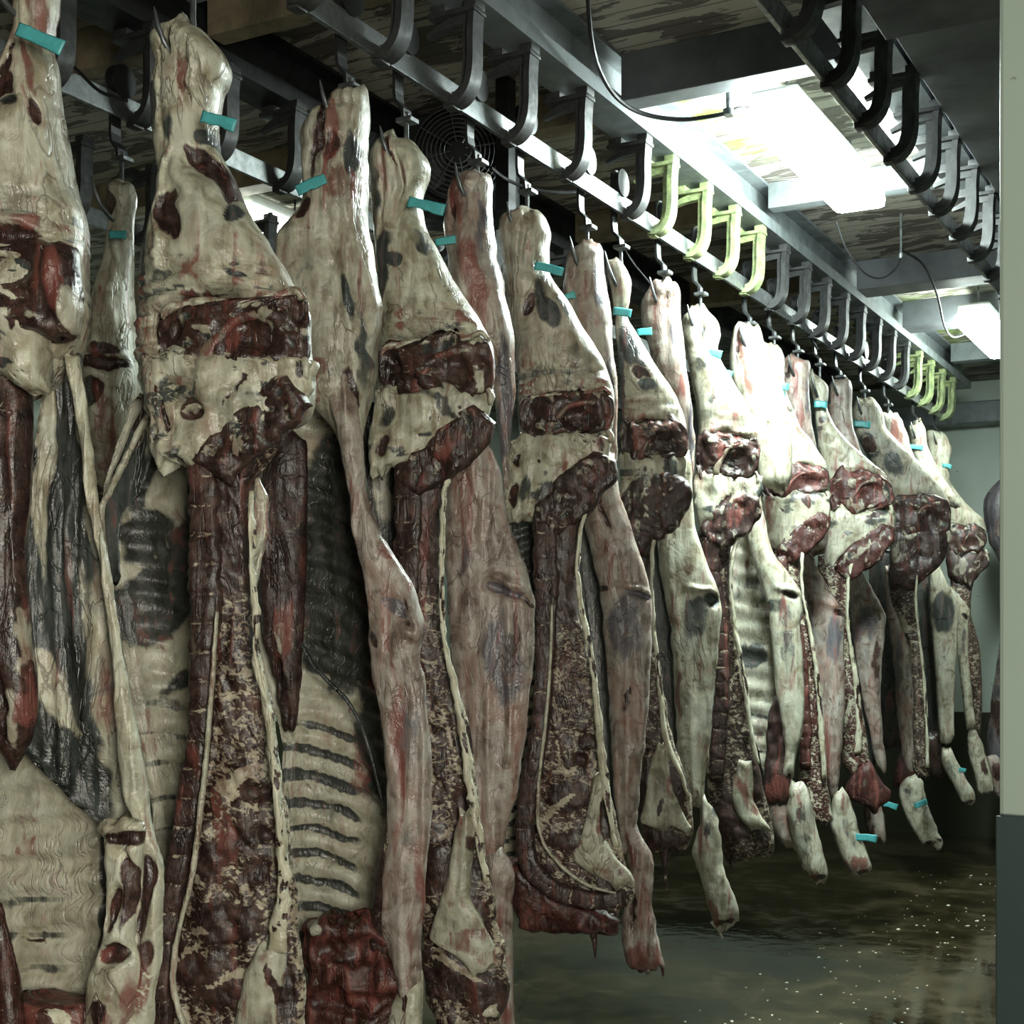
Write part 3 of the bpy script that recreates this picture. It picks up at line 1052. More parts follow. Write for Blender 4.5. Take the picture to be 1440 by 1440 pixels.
c.strip('pelvic_cut', '338:20,80; 350:0,112; 380:-30,117; 420:-40,116; 460:-30,112; 486:10,100', t=0.10, dn=0.065, base='meat',
        blobs=[('m', 28, 388, 42, 26, -10, -.012), ('g', 30, 385, 26, 14, 0, -.006), ('c', 50, 445, 26, 9, 10, .012, .6), ('r', 95, 405, 14, 48, -5, .018), ('f', 25, 418, 22, 4, 25, .01), ('c', 42, 412, 7, 8, 0, .01, .6), ('c', 106, 440, 8, 30)], amp=0.018)
c.strip('pelvic_fat', '424:-40,58; 450:-40,64; 480:-40,70; 505:-30,72; 530:10,70; 552:38,70; 566:48,66', fn=stain_fn(), t=0.12, dn=0.07, mat='cream', amp=0.02, freq=26,
        blobs=[('m', 70, 425, 14, 24, 10), ('m', 35, 440, 3, 30, 2), ('g', 30, 520, 16, 8)])
c.strip('hanging_tender', '470:-30,10; 500:-30,26; 540:-30,40; 580:-30,45; 640:-30,43; 700:-30,40; 760:-30,35; 800:-30,33; 850:-30,40; 900:-30,45; 950:-20,49; 1000:-10,50; 1035:-4,44; 1060:6,33; 1078:14,22',
        t=0.10, dn=0.05, base='meat', amp=0.014, blobs=[('c', 42, 880, 6, 75, -3, 0, .7), ('m', 14, 990, 10, 45, 0, -.03), ('c', 32, 1010, 8, 40, 0, 0, .6), ('r', 40, 1000, 8, 20)])
c.strip('flank_wall', '490:93,108; 520:70,112; 560:60,113; 640:46,120; 720:38,130; 800:30,150; 880:32,160; 950:30,168; 1010:14,178; 1050:28,186; 1085:60,196; 1115:92,203; 1140:118,207; 1166:150,205; 1178:170,196',
        t=0.022, dn=0.0, base='memb', mat='cream', bend=-0.035, amp=0.010, fn=grain_fn(0.012, .09, .008),
        blobs=[('c', 54, 640, 12, 200, 3, 0, .8), ('c', 118, 700, 9, 220, -6, 0, .7), ('c', 150, 1000, 26, 200, -12, .004, .75), ('c', 85, 1000, 38, 22, 55, 0, .9), ('c', 60, 960, 22, 50, -20),
               ('g', 110, 1000, 18, 70, -25, 0, 1), ('c', 165, 1130, 25, 40, 0, 0, .8), ('g', 100, 1085, 36, 22, 50, 0, .7)])
c.strip('flank_edge', '496:92,110; 560:104,120; 640:115,130; 720:128,140; 800:142,155; 880:152,166; 960:160,180; 1040:166,196; 1100:172,207; 1150:190,212; 1172:200,216; 1220:198,228; 1280:192,231; 1330:180,230; 1390:165,222; 1440:150,215; 1500:130,205; 1560:125,190',
        t=0.05, dn=0.03, base='pale', mat='cream', amp=0.008, fn=grain_fn(.006, .12, .01),
        blobs=[('m', 208, 1255, 11, 66, 3, -.012), ('m', 196, 1360, 14, 45, 25, -.006, .8), ('r', 190, 1400, 18, 60, 20, 0, .8), ('r', 225, 1150, 6, 60, -8, 0, .6)])
c.strip('brisket_cut', '1148:142,206; 1165:140,206; 1180:150,204; 1230:154,196; 1290:152,192; 1330:146,196; 1370:130,200; 1410:120,190; 1450:118,180; 1510:120,170', t=0.06, dn=0.045, base='fat', mat='cream', amp=0.018, freq=26,
        blobs=[('m', 180, 1170, 30, 11, 0, -.012), ('m', 184, 1245, 8, 60, 3, -.01), ('m', 166, 1280, 8, 32, 8, -.03), ('m', 170, 1345, 16, 16, 0, -.035), ('r', 168, 1420, 30, 36, 40, 0, .8), ('f', 172, 1195, 16, 10), ('m', 150, 1420, 12, 20)])
c.strip('rib_wall', '1000:-160,0; 1040:-170,40; 1080:-170,62; 1120:-170,100; 1160:-170,150; 1200:-170,158; 1260:-170,160; 1320:-165,156; 1380:-160,150; 1420:-150,130; 1450:-140,110', t=0.03, dn=-0.015, base='rib', mat='ribs', bend=-0.05, amp=0.006,
        fn=ribs_fn(50, -0.10, 0, 0, .30, .016, .7, lambda X, Y: 0.30 + 0.7 * sm(Y, 1200, 1300) * sm(X, 105, 60)),
        blobs=[('g', 140, 1240, 9, 70, 0, -.015), ('g', 140, 1300, 10, 36), ('m', 150, 1275, 8, 38, 5, -.02), ('r', 14, 1180, 3, 40, 0, 0, .5), ('m', 30, 1322, 22, 3, 5)])
c.strip('neck', '1392:-30,60; 1410:-30,128; 1440:-30,138; 1500:-30,135; 1570:-20,100', t=0.14, dn=0.02, base='red', mat='dryred', amp=0.03, freq=26, blobs=[('f', 105, 1418, 16, 8, 30)])
c.ribbon('bloody_edge', '-6,1270,14;4,1330,22;12,1390,32;16,1450,40;10,1540,30', t=0.05, dn=0.10, base='meat', mat='dryred', amp=0.012)
c.tagband(24, 40, 88, 68, 21, 0.115)

# ---------------------------------------------------------------- second side, sawn spine
c = Beef(270, 26, 'nearest sawn side of beef, spine and marbled loin facing out, cream thigh', hook=T_ + 'the nearest spine-side carcass, rod behind its pale hock')
c.strip('hind_leg', '25:256,268; 34:246,276; 44:230,286; 58:221,300; 78:223,316; 96:225,321; 112:222,317; 130:219,309; 160:219,305; 185:219,303; 205:221,306; 230:226,318; 262:228,333; 300:224,350; 335:214,374; 370:206,394; 400:203,413; 430:200,431; 462:198,438; 500:198,440; 540:204,444; 575:210,440; 605:230,415',
        t=0.24, mat='cream', fn=crease_fn(428, 80, 0.012, 0.52),
        blobs=[('m', 330, 470, 87.2, 42.1, 0, -.055), ('m', 262, 66, 4, 28, -8, -.03), ('c', 268, 120, 22, 40), ('k', 283, 110, 4, 48, 4, -.03), ('r', 281, 120, 4, 36, 4, 0, .8), ('k', 246, 140, 3, 60, 3, -.008),
               ('m', 289, 232, 22, 16, 20, -.015), ('m', 322, 268, 12, 40, -22, -.018), ('m', 302, 250, 18, 24, -30, -.015), ('m', 264, 316, 17, 34, 6, -.018), ('c', 284, 262, 12, 44, -22, .010),
               ('g', 233, 165, 7, 40, 0, 0, .8), ('g', 252, 190, 10, 22, 0, 0, .6), ('g', 344, 318, 9, 18, -30), ('g', 222, 360, 8, 90, 0, 0, .7), ('g', 300, 200, 12, 12), ('g', 352, 396, 12, 6),
               ('k', 250, 300, 5, 110, 4, .012), ('r', 240, 240, 4, 60, 0, 0, .5), ('c', 240, 70, 20, 18, 0, .014)])
c.strip('pelvic_cut', '408:408,424; 416:385,432; 424:318,436; 434:256,438; 448:230,439; 470:221,439; 495:222,438; 510:235,432; 520:262,400; 528:290,330', fn=fatty_fn(0.05, .24), t=0.07, dn=0.095, base='meat', amp=.012,
        blobs=[('m', 243, 477, 19.9, 41.1, 0, -0.02, 1), ('m', 364, 480, 39.8, 22.6, 0, -0.022, 1), ('r', 290, 463, 23.9, 24.6, 0, 0.006, 0.55), ('m', 423, 441, 10.0, 26.7, -20, -0.012, 1), ('r', 330, 425, 89.6, 6.2, 0, 0, 0.5)])
pelvis(c, 221, 411, 439, 528, 0.118)
c.strip('pelvic_fat', '492:205,235; 505:202,440; 520:202,446; 545:204,446; 570:206,432; 590:208,415; 608:210,372; 628:213,330; 650:220,300; 662:226,290', fn=stain_fn(), t=0.10, dn=0.085, base='pale', mat='cream', amp=0.02, freq=22,
        blobs=[('m', 278, 578, 15, 16, 20, -.03), ('m', 240, 592, 5, 22, 0, -.02), ('g', 255, 545, 22, 14, 0, -.01, .8), ('m', 348, 545, 26, 4, -50, -.01), ('m', 330, 566, 18, 4, -45, -.01), ('g', 318, 540, 6, 12, 0, 0, .5), ('c', 312, 540, 24, 34, 0, .012), ('m', 432, 520, 6, 12), ('f', 425, 505, 12, 10, 0, .01)])
c.strip('rib_wall', '548:196,262; 600:172,268; 640:158,272; 700:142,276; 760:146,278; 830:158,282; 900:168,284; 960:178,284; 1000:186,284; 1080:200,278; 1150:214,268; 1220:222,256; 1260:228,246', t=0.022, dn=-0.04, base='rib', mat='ribs', bend=-0.10, amp=0.01,
        fn=ribs_fn(44, 0.18, 200, 0, .30, .012, .7, lambda X, Y: sm(Y, 930, 1010)),
        blobs=[('g', 190, 640, 13, 90, 16, 0, 1), ('g', 258, 720, 20, 150, 8, 0, 1), ('g', 200, 850, 44, 60, 35, 0, 1), ('g', 215, 800, 20, 110, 20, 0, 1), ('g', 185, 755, 30, 40, 20), ('g', 240, 960, 40, 14, -25, 0, .8), ('g', 262, 1080, 22, 150, 4)])
c.ribbon('flank_edge', '226,566,12;206,590,10;190,618,9;172,655,9;154,692,8;143,716,8;146,760,8;153,815,7;163,880,7;174,940,8;184,1000,8', t=0.03, dn=0.0, base='pale', mat='cream', amp=.006)
c.strip('flank_wall', '556:206,222; 590:192,216; 640:170,214; 690:152,200; 716:146,176; 760:148,166; 820:156,168', t=0.02, dn=-0.012, base='memb', mat='cream', bend=-0.01, amp=.006, blobs=[('m', 196, 600, 8, 44, 22), ('c', 212, 600, 6, 50, 10)])
c.strip('loin_cut', '596:330,410; 612:285,400; 640:274,384; 670:270,366; 700:270,357; 760:271,355; 840:276,360; 900:282,363; 940:280,370; 985:282,382; 1040:282,389; 1090:278,397; 1140:268,404; 1190:258,410; 1240:250,414; 1300:244,420; 1350:238,426; 1400:232,430; 1450:228,430; 1500:232,424; 1560:245,410',
        t=0.10, dn=0.04, base='marb', mat='lean', fn=marble_fn(820, 1050, .46, -0.75, 0.9), amp=0.012,
        blobs=[('m', 320, 700, 40, 130, 0, .006), ('m', 372, 1110, 18, 16, 0, -.02), ('m', 380, 1170, 16, 14, 0, -.02), ('m', 372, 1225, 18, 14, 0, -.015), ('m', 405, 1370, 18, 60, 0, -.01), ('f', 345, 1090, 30, 9, -35, .006), ('f', 385, 1060, 8, 14),
               ('m', 335, 1290, 44, 26, -8, .01), ('f', 300, 1300, 16, 5, -25), ('m', 290, 1350, 40, 24, -5, .008), ('m', 330, 1385, 44, 18, 0, .01), ('f', 330, 1366, 38, 4, -4), ('f', 280, 1330, 30, 4, -30), ('m', 345, 1180, 30, 20, -30, .008), ('m', 310, 1210, 22, 30, 20, .008)])
c.ribbon('backbone', '276,612,30;288,650,40;288,700,42;290,760,44;291,820,44;290,880,40;287,930,36;285,985,34;282,1040,34;274,1090,34;266,1140,34;257,1190,32;249,1240,30;240,1290,28;233,1340,26;230,1390,26;232,1450,28;240,1530,24',
         t=0.05, dn=0.088, base='meat', mat='lean', fn=vert_fn(41, .75, .007), amp=.006, p=4, scallop=(41, 0.11), step=3.2)
c.ribbon('spinal_canal', '305,860,5;302,910,6;299,960,7;294,1020,7;290,1070,7;284,1120,8;277,1180,8;268,1240,8;256,1290,7;246,1340,8;243,1380,8;250,1415,8;262,1450,8;280,1500,8', t=0.016, dn=0.125, base='pale', mat='cream', amp=.003, blobs=[('r', 280, 1180, 20, 130, 0, 0, .4)])
c.ribbon('sacrum', '424,548,55;400,566,67.5;372,590,70;344,614,70;318,640,70;300,668,60', fn=fatty_fn(0.05, .34), t=0.060, dn=0.105, base='meat', mat='lean', amp=.016, freq=24, p=4, blobs=[('f', 300, 640, 16, 8, -30, 0, .5), ('r', 350, 606, 36, 8, -42, 0, .5)])
c.ribbon('fat_edge', '353,690,6;354,740,8;354,800,8;358,850,11;359,900,9;364,940,13;375,985,12;383,1040,15;389,1090,14;394,1150,13;398,1210,17;397,1260,18;392,1300,28;388,1340,26', t=0.035, dn=0.115, fn=rag_fn(), base='bright', mat='cream', amp=.014, freq=30)
c.ribbon('kidney_fat_leaf', '362,672,6;366,700,20;366,740,22;362,790,14;357,830,6', t=0.02, dn=0.05, base='pale', mat='cream', amp=.006)
c.strip('neck_fat', '1318:368,404; 1345:356,404; 1380:344,398; 1420:336,394; 1460:328,392; 1520:325,380', fn=rag_fn(.22, 3, .7, .05), t=0.06, dn=0.09, base='fat', mat='cream', amp=.012, blobs=[('r', 352, 1420, 8, 40, 15, 0, .5), ('m', 392, 1385, 6, 40, -4)])
c.tagband(283, 163, 331, 177, 17, 0.125)

# ---------------------------------------------------------------- third side, open cavity with flank strip
c = Beef(490, 124, 'open-bellied side of beef with red-streaked hock, striped ribs and bloody neck', hook=T_ + 'the red-streaked hock third from the left')
c.strip('hind_leg', '121:482,508; 130:470,518; 150:458,521; 175:436,519; 200:427,517; 240:427,518; 280:428,517; 300:422,517; 322:404,520; 345:392,526; 400:388,533; 450:390,536; 500:395,533; 545:420,526; 590:458,515; 625:478,508; 650:484,506',
        t=0.20, fn=grain_fn(.010, .08, .012), mat='flesh',
        blobs=[('m', 458, 205, 7, 58, 3, -.02), ('r', 480, 205, 14, 50, 0, .0), ('m', 478, 220, 9, 26, 0, -.01), ('r', 492, 275, 24, 24, 0, .006), ('m', 438, 300, 10, 22, 10, -.01), ('g', 505, 230, 10, 40, 0, 0, .8), ('k', 466, 190, 3, 60, 2, -.02),
               ('g', 500, 430, 9, 34, -6, 0, .9), ('m', 502, 555, 9, 26, -8), ('g', 440, 400, 30, 40, 0, 0, .35), ('r', 500, 380, 14, 40, -10, 0, .6), ('g', 518, 500, 8, 60, 4, 0, .7), ('r', 465, 530, 14, 14), ('k', 485, 420, 4, 120, -5, -.012), ('c', 500, 140, 16, 14, 0, .012)])
c.strip('cavity_wall', '535:400,500; 585:385,500; 650:365,504; 720:358,508; 800:352,514; 880:356,522; 950:366,530; 1000:385,536; 1060:398,546; 1120:396,550; 1180:396,548; 1240:402,542; 1285:412,535; 1320:424,520', t=0.022, dn=-0.06, base='rib', mat='ribs', bend=-0.10, amp=.008,
        fn=ribs_fn(37, 0.12, 400, 0.0021, .46, .014, 1.0, lambda X, Y: sm(Y, 985, 1040) * sm(X, 525, 470)),
        blobs=[('g', 462, 770, 60, 190, 0, 0, 1), ('g', 480, 900, 62, 80, 30, 0, 1), ('g', 525, 1040, 34, 120, -8, 0, 1), ('g', 440, 880, 22, 60), ('c', 430, 960, 24, 20)])
c.ribbon('diaphragm_edge', '424,905,6;440,935,6;462,958,6;488,985,6;508,1020,5;524,1070,5;536,1120,5;548,1150,5', t=0.016, dn=-0.055, base='memb', amp=.003)
c.strip('hanging_tender', '600:392,424; 640:378,432; 690:368,433; 750:364,431; 800:362,430; 850:364,428; 890:370,427; 930:384,425; 965:390,422; 1000:394,420; 1022:397,417; 1038:402,410', t=0.08, dn=-0.06, base='meat', mat='lean', amp=.014,
        fn=grain_fn(.012, .06, .01), blobs=[('c', 408, 905, 12, 40, 0, 0, .6), ('m', 398, 945, 8, 30, 0, -.03), ('r', 412, 880, 12, 30)])
c.strip('flank', '510:452,482; 545:458,498; 600:474,508; 650:484,513; 700:492,518; 740:497,531; 770:502,548; 800:508,568; 830:514,583; 860:518,593; 885:520,597; 905:519,592; 925:520,590; 955:525,596; 1000:533,602; 1050:540,606; 1100:543,608; 1150:545,606; 1200:543,603; 1250:538,598; 1300:536,594; 1340:546,592; 1380:558,593; 1420:566,591; 1470:568,588; 1540:575,585',
        t=0.07, dn=0.06, mat='outer', amp=.008, fn=grain_fn(.008, .1, .008),
        blobs=[('m', 576, 862, 7, 24, -18, -.02), ('k', 582, 868, 10, 34, -12, .016), ('g', 560, 850, 26, 10, 35, -.004, .8), ('r', 548, 770, 14, 16), ('m', 528, 900, 8, 16, -20, 0, .7), ('r', 560, 1000, 6, 110, -6, -.004, .9), ('r', 500, 700, 8, 40, -6, 0, .7), ('g', 580, 1000, 16, 100, 0, 0, .5), ('r', 590, 1300, 10, 90, 2, 0, .8),
               ('c', 548, 1000, 7, 100, -4, .004), ('c', 575, 950, 18, 30)])
c.strip('brisket_cut', '1128:550,574; 1160:542,576; 1200:536,574; 1240:528,570; 1280:522,566; 1320:520,560; 1350:524,548', t=0.05, dn=0.05, base='meat', mat='lean', amp=.008, fn=vert_fn(44, .55, .006), blobs=[('f', 549, 1190, 2.5, 60, 3), ('c', 560, 1300, 14, 40, 10, 0, .6)])
c.strip('neck', '1280:436,510; 1300:428,540; 1330:424,570; 1360:424,582; 1390:428,588; 1430:428,584; 1490:432,570; 1560:440,550', t=0.13, dn=0.03, base='red', mat='dryred', amp=.035, freq=26,
        blobs=[('m', 440, 1400, 30, 60), ('m', 500, 1400, 60, 16, 0, -.03), ('m', 570, 1345, 16, 24, 0, -.01), ('m', 510, 1335, 50, 18, 6, -.03), ('m', 480, 1300, 14, 16), ('c', 455, 1300, 14, 12, 0, .01), ('r', 520, 1390, 60, 14, -10, .015)])
c.strip('foreleg', '1370:575,594; 1400:556,594; 1440:545,594; 1500:548,590; 1580:555,584; 1640:560,580', t=0.08, dn=0.07, mat='cream', amp=.009, fn=grain_fn(.010, .11, .014), freq=22, blobs=[('m', 572, 1400, 5, 20, 20)])
c.tagband(417, 268, 458, 251, 15, 0.10)

# ---------------------------------------------------------------- fourth, spine side
c = Beef(570, 186, 'second sawn side of beef, loin half hidden behind the open-bellied bloody-necked carcass', hook=T_ + 'the notched hock just left of the fan')
c.strip('hind_leg', '184:548,562; 196:534,580; 210:527,592; 226:523,602; 240:522,604; 256:524,600; 285:525,594; 312:527,598; 345:530,612; 380:533,630; 410:535,648; 440:536,668; 465:536,684; 490:534,694; 520:532,697; 550:532,694; 580:540,680; 610:560,640',
        t=0.20, mat='cream', fn=crease_fn(478, 64, .010, .62),
        blobs=[('m', 614, 518, 66.0, 34.6, 0, -.055), ('m', 556, 222, 3, 22, -22, -.02), ('k', 568, 262, 4, 40, 3, -.02), ('r', 573, 255, 5, 14), ('g', 568, 372, 16, 12), ('g', 548, 385, 12, 50, 0, 0, .8), ('g', 580, 340, 24, 30, 0, 0, .3), ('g', 535, 300, 8, 60, 0, 0, .6), ('g', 600, 350, 10, 26, -30, 0, .6), ('k', 545, 290, 3, 60, 2, -.012)])
c.strip('pelvic_cut', '470:640,668; 480:545,688; 494:536,694; 512:532,697; 530:534,697; 545:545,692; 556:560,680; 566:570,600', fn=fatty_fn(0.05, .24), t=0.06, dn=0.085, base='meat', amp=.012,
        blobs=[('m', 549, 524, 15.1, 33.7, 0, -0.02, 1), ('m', 640, 526, 30.1, 18.5, 0, -0.022, 1), ('r', 584, 513, 18.1, 20.2, 0, 0.006, 0.55), ('m', 685, 494, 7.5, 21.9, -20, -0.012, 1), ('r', 614, 482, 67.8, 5.1, 0, 0, 0.5)])
pelvis(c, 532, 470, 697, 566, 0.103)
c.strip('pelvic_fat', '540:528,600; 548:526,690; 566:524,692; 590:522,684; 615:520,664; 640:518,610; 656:520,565; 670:524,548', fn=stain_fn(), t=0.09, dn=0.07, base='fat', mat='cream', amp=.018, freq=24,
        blobs=[('m', 615, 574, 4, 3), ('m', 613, 590, 3, 5), ('r', 622, 600, 6, 22, 30, 0, .8), ('m', 542, 632, 10, 16, 20, -.02), ('g', 548, 590, 14, 18, 0, 0, .7), ('g', 600, 612, 14, 4), ('c', 595, 580, 18, 24, 0, .01)])
c.strip('rib_wall', '560:505,560; 640:510,575; 700:520,572; 760:524,570; 820:534,575; 880:560,590', t=0.022, dn=-0.03, base='memb', mat='ribs', bend=-.04, amp=.006, blobs=[('c', 534, 690, 14, 40, 0, 0, .7)])
c.strip('loin_cut', '632:575,645; 650:566,640; 680:562,630; 740:560,622; 800:560,620; 850:560,622; 900:562,628; 940:566,638; 990:572,652; 1040:580,662; 1090:584,670; 1140:586,676; 1200:588,682; 1250:590,692; 1300:592,702; 1350:594,714; 1400:600,716; 1430:610,705; 1470:620,690',
        t=0.09, dn=0.04, base='marb', mat='lean', fn=marble_fn(860, 1020, .46, -.6, .9), amp=.012,
        blobs=[('m', 595, 730, 44, 110, 0, .004), ('m', 660, 1240, 14, 54, -8, -.01), ('m', 656, 1040, 9, 20, 0, -.02), ('m', 655, 1130, 11, 22, 0, -.02), ('m', 645, 1180, 12, 16, 0, -.015), ('m', 615, 1220, 24, 40, 0, .01), ('m', 690, 1390, 26, 40, -30, .01), ('m', 630, 1370, 40, 24, 0, .01), ('f', 650, 1355, 40, 5, 20), ('m', 675, 1290, 14, 40, -16, .01)])
c.ribbon('backbone', '572,645,34;575,690,40;575,740,40;574,790,40;572,840,36;572,890,32;576,940,26;582,990,24;588,1050,22', t=.045, dn=.08, base='meat', mat='lean', fn=vert_fn(36, .6, .006), amp=.006, p=4, scallop=(36, 0.10), step=3.2)
c.ribbon('sacrum', '684,582,42.5;664,604,57.5;640,628,62.5;614,650,62.5;590,668,52.5;575,690,37.5', fn=fatty_fn(0.05, .34), t=0.052, dn=.095, base='meat', mat='lean', amp=.016, freq=24, p=4, blobs=[('r', 640, 628, 36, 10, -40, 0, .5), ('f', 575, 650, 14, 3, -30, 0, .5), ('c', 602, 664, 10, 5, 0, 0, .4)])
c.ribbon('fat_edge', '642,640,6;630,668,7;624,700,7;622,760,8;621,820,8;622,870,8;628,920,8;638,960,10;646,1000,12;654,1050,12;660,1100,13;668,1150,14;676,1200,10;684,1240,8', t=.03, dn=.10, fn=rag_fn(), base='bright', mat='cream', amp=.010, freq=30)
c.strip('neck_fat', '1130:648,666; 1170:640,668; 1210:634,664; 1250:622,662; 1290:610,676; 1318:602,690; 1345:640,698; 1370:668,704', fn=rag_fn(.22, 3, .7, .05), t=.05, dn=.088, base='fat', mat='cream', amp=.010, blobs=[('m', 668, 1220, 10, 50, -8), ('r', 640, 1310, 30, 6, 10, 0, .5)])
c.ribbon('gristle_end', '660,1418,16;680,1420,22;702,1420,18', t=.05, dn=.07, base='bright', mat='cream')
c.tagband(574, 283, 625, 296, 15, .105)

# ---------------------------------------------------------------- fifth, outer flank
c = Beef(670, 236, 'side of beef showing its pinkish grey outer flank, hock just below the fan', hook=T_ + 'the red hock below the fan')
c.strip('hind_leg', '234:655,678; 244:642,690; 262:634,693; 285:628,691; 320:627,693; 360:630,700; 400:634,709; 440:650,717; 480:668,723; 520:684,725; 560:694,724; 600:700,720; 640:704,716; 690:708,714', t=.17, fn=grain_fn(.008, .09, .012), mat='outer',
        blobs=[('r', 650, 285, 10, 44, 0, -.006), ('r', 672, 400, 18, 60, -14, .004), ('m', 642, 300, 4, 30, 2, -.012), ('g', 682, 330, 8, 40, -4, 0, .7), ('g', 712, 550, 9, 80, -2, 0, 1), ('g', 700, 610, 12, 40, 0, 0, .8), ('c', 668, 255, 18, 12, 0, .012)])
c.strip('flank', '585:668,676; 610:658,682; 640:642,696; 670:630,704; 700:626,708; 740:625,716; 770:625,728; 800:626,741; 825:627,748; 848:628,751; 870:630,751; 920:634,751; 970:640,746; 1020:646,740; 1070:652,734; 1120:658,726; 1160:662,715; 1200:668,708; 1230:675,706; 1280:684,708', t=.10, dn=.045, mat='outer', amp=.008, fn=grain_fn(.007, .10, .009),
        blobs=[('g', 712, 836, 26, 7, 24, -.018, 1), ('m', 740, 850, 10, 5, 30, -.008), ('k', 715, 822, 30, 7, 22, .018), ('c', 690, 700, 40, 60, 0, 0, .4), ('g', 712, 930, 30, 70, 0, 0, .75), ('m', 728, 900, 16, 60, 6, 0, .35), ('r', 655, 760, 18, 60, 4, 0, .5), ('g', 655, 790, 8, 30, 10, 0, .6),
               ('c', 676, 1020, 22, 90, 0, .004, 1), ('r', 648, 690, 10, 30, 30, 0, .7), ('k', 668, 730, 5, 70, -6, -.008), ('r', 690, 1200, 10, 30, 0, 0, .5)])
c.strip('foreleg', '1185:676,704; 1215:684,718; 1240:688,724; 1262:690,723; 1300:690,722; 1350:692,722; 1400:694,723; 1450:698,726; 1510:704,730; 1530:708,728', t=.09, dn=.06, mat='outer', amp=.009, fn=grain_fn(.010, .11, .014), freq=22, blobs=[('r', 710, 1300, 8, 50, 0, 0, .7), ('r', 712, 1420, 12, 30, 0, 0, .7), ('c', 714, 1235, 10, 16, 0, .008), ('m', 694, 1390, 6, 18)])
c.tagband(612, 341, 642, 336, 11, .08)

# ---------------------------------------------------------------- sixth, spine side
c = Beef(740, 290, 'sawn side of beef whose backbone sweeps right in a hook above dark dripping tatters', hook=T_ + 'the split grey hock right of the hanger post')
c.strip('hind_leg', '288:722,742; 298:710,760; 315:704,772; 332:703,776; 352:706,773; 380:708,772; 405:710,785; 432:714,804; 460:719,820; 485:724,836; 512:727,851; 540:728,861; 570:728,864; 600:729,862; 630:740,850', t=.19, mat='flesh', fn=crease_fn(556, 50, .009, .6),
        blobs=[('m', 796, 584, 54.0, 25.9, 0, -.055), ('m', 748, 318, 3, 16, -6, -.015), ('f', 751, 345, 4, 22, -6, 0, .8), ('k', 742, 330, 4, 44, 2, -.02), ('m', 752, 436, 9, 16, 20, -.012), ('g', 778, 446, 16, 28, -24, 0, .9), ('g', 766, 415, 12, 20, 0, 0, .8), ('g', 800, 440, 6, 30, -30, 0, .7), ('r', 716, 420, 6, 22), ('g', 735, 480, 20, 30, 0, 0, .3), ('c', 735, 360, 22, 60, 0, .008)])
c.strip('pelvic_cut', '548:780,850; 556:742,862; 568:731,864; 582:729,863; 598:732,860; 610:740,850; 620:752,800', fn=fatty_fn(0.05, .24), t=.055, dn=.08, base='meat', amp=.012,
        blobs=[('m', 743, 588, 12.3, 25.3, 0, -0.02, 1), ('m', 818, 590, 24.7, 13.9, 0, -0.022, 1), ('r', 772, 580, 14.8, 15.2, 0, 0.006, 0.55), ('m', 854, 566, 6.2, 16.4, -20, -0.012, 1), ('r', 796, 557, 55.5, 3.8, 0, 0, 0.5)])
pelvis(c, 729, 548, 864, 620, 0.096)
c.strip('pelvic_fat', '606:722,790; 614:718,862; 632:714,860; 652:710,852; 672:708,832; 694:708,800; 716:712,770; 735:718,752', fn=stain_fn(), t=.085, dn=.065, mat='cream', amp=.016, freq=24,
        blobs=[('m', 732, 650, 5, 12, 10, -.02), ('m', 724, 700, 8, 16, 0, -.02), ('m', 798, 645, 5, 14, 35), ('m', 848, 628, 5, 7), ('g', 740, 690, 8, 20, 0, 0, .7), ('r', 792, 655, 6, 18, 40, 0, .7), ('c', 780, 640, 22, 16, 0, .01)])
c.strip('rib_wall', '700:718,765; 780:722,762; 860:732,762; 920:732,760; 980:724,756; 1040:714,748; 1100:705,740; 1150:700,730; 1205:702,724', t=.03, dn=-.02, base='rib', mat='ribs', bend=-.02, amp=.006, fn=ribs_fn(21, -0.35, 700, 0, .55, .012, 1.0, lambda X, Y: sm(Y, 900, 930)), blobs=[('g', 740, 800, 30, 120)])
c.strip('loin_cut', '690:775,850; 712:758,838; 740:754,822; 780:754,813; 830:756,810; 880:758,820; 930:758,832; 980:756,842; 1030:752,848; 1080:742,854; 1130:734,862; 1180:732,872; 1215:742,880; 1240:765,888; 1262:795,892; 1282:830,886', t=.10, dn=.035, base='marb', mat='lean', fn=marble_fn(860, 1000, .42, -.7, .8), amp=.012,
        blobs=[('m', 785, 780, 44, 90, 0, .004), ('m', 800, 1120, 24, 24, 20, .010), ('m', 830, 1040, 14, 12, 0, -.015), ('m', 820, 1070, 12, 10, 0, -.015), ('m', 846, 1150, 12, 34, -6, -.01), ('f', 765, 1150, 20, 5, -15), ('m', 800, 1180, 26, 12, -10, .006), ('f', 790, 1130, 30, 5, -40)])
c.ribbon('backbone', '768,702,30;767,740,36;768,790,36;769,840,34;768,890,30;766,940,28;763,990,28;757,1040,28;749,1085,28;742,1130,28;738,1170,28;742,1205,28;757,1233,28;782,1252,28;812,1262,26;845,1266,26;880,1262,26', t=.05, dn=.085, base='meat', mat='lean', fn=vert_fn(32, .55, .006), amp=.006, p=4, scallop=(32, 0.08), step=3.2)
c.ribbon('spinal_canal', '776,850,4;775,900,5;772,960,5;768,1010,5;762,1060,5;757,1110,5;756,1150,5;764,1185,5;782,1210,5;806,1232,5;835,1248,5;866,1256,4', t=.012, dn=.115, base='pale', mat='cream', amp=.002, blobs=[('r', 760, 1100, 30, 100, 0, 0, .4)])
c.ribbon('sacrum', '852,640,32.5;842,660,55;822,682,65;800,702,67.5;780,722,57.5;770,745,40', fn=fatty_fn(0.05, .34), t=0.048, dn=.09, base='meat', mat='lean', amp=.016, freq=24, p=4, blobs=[('r', 830, 668, 30, 10, -45, 0, .4)])
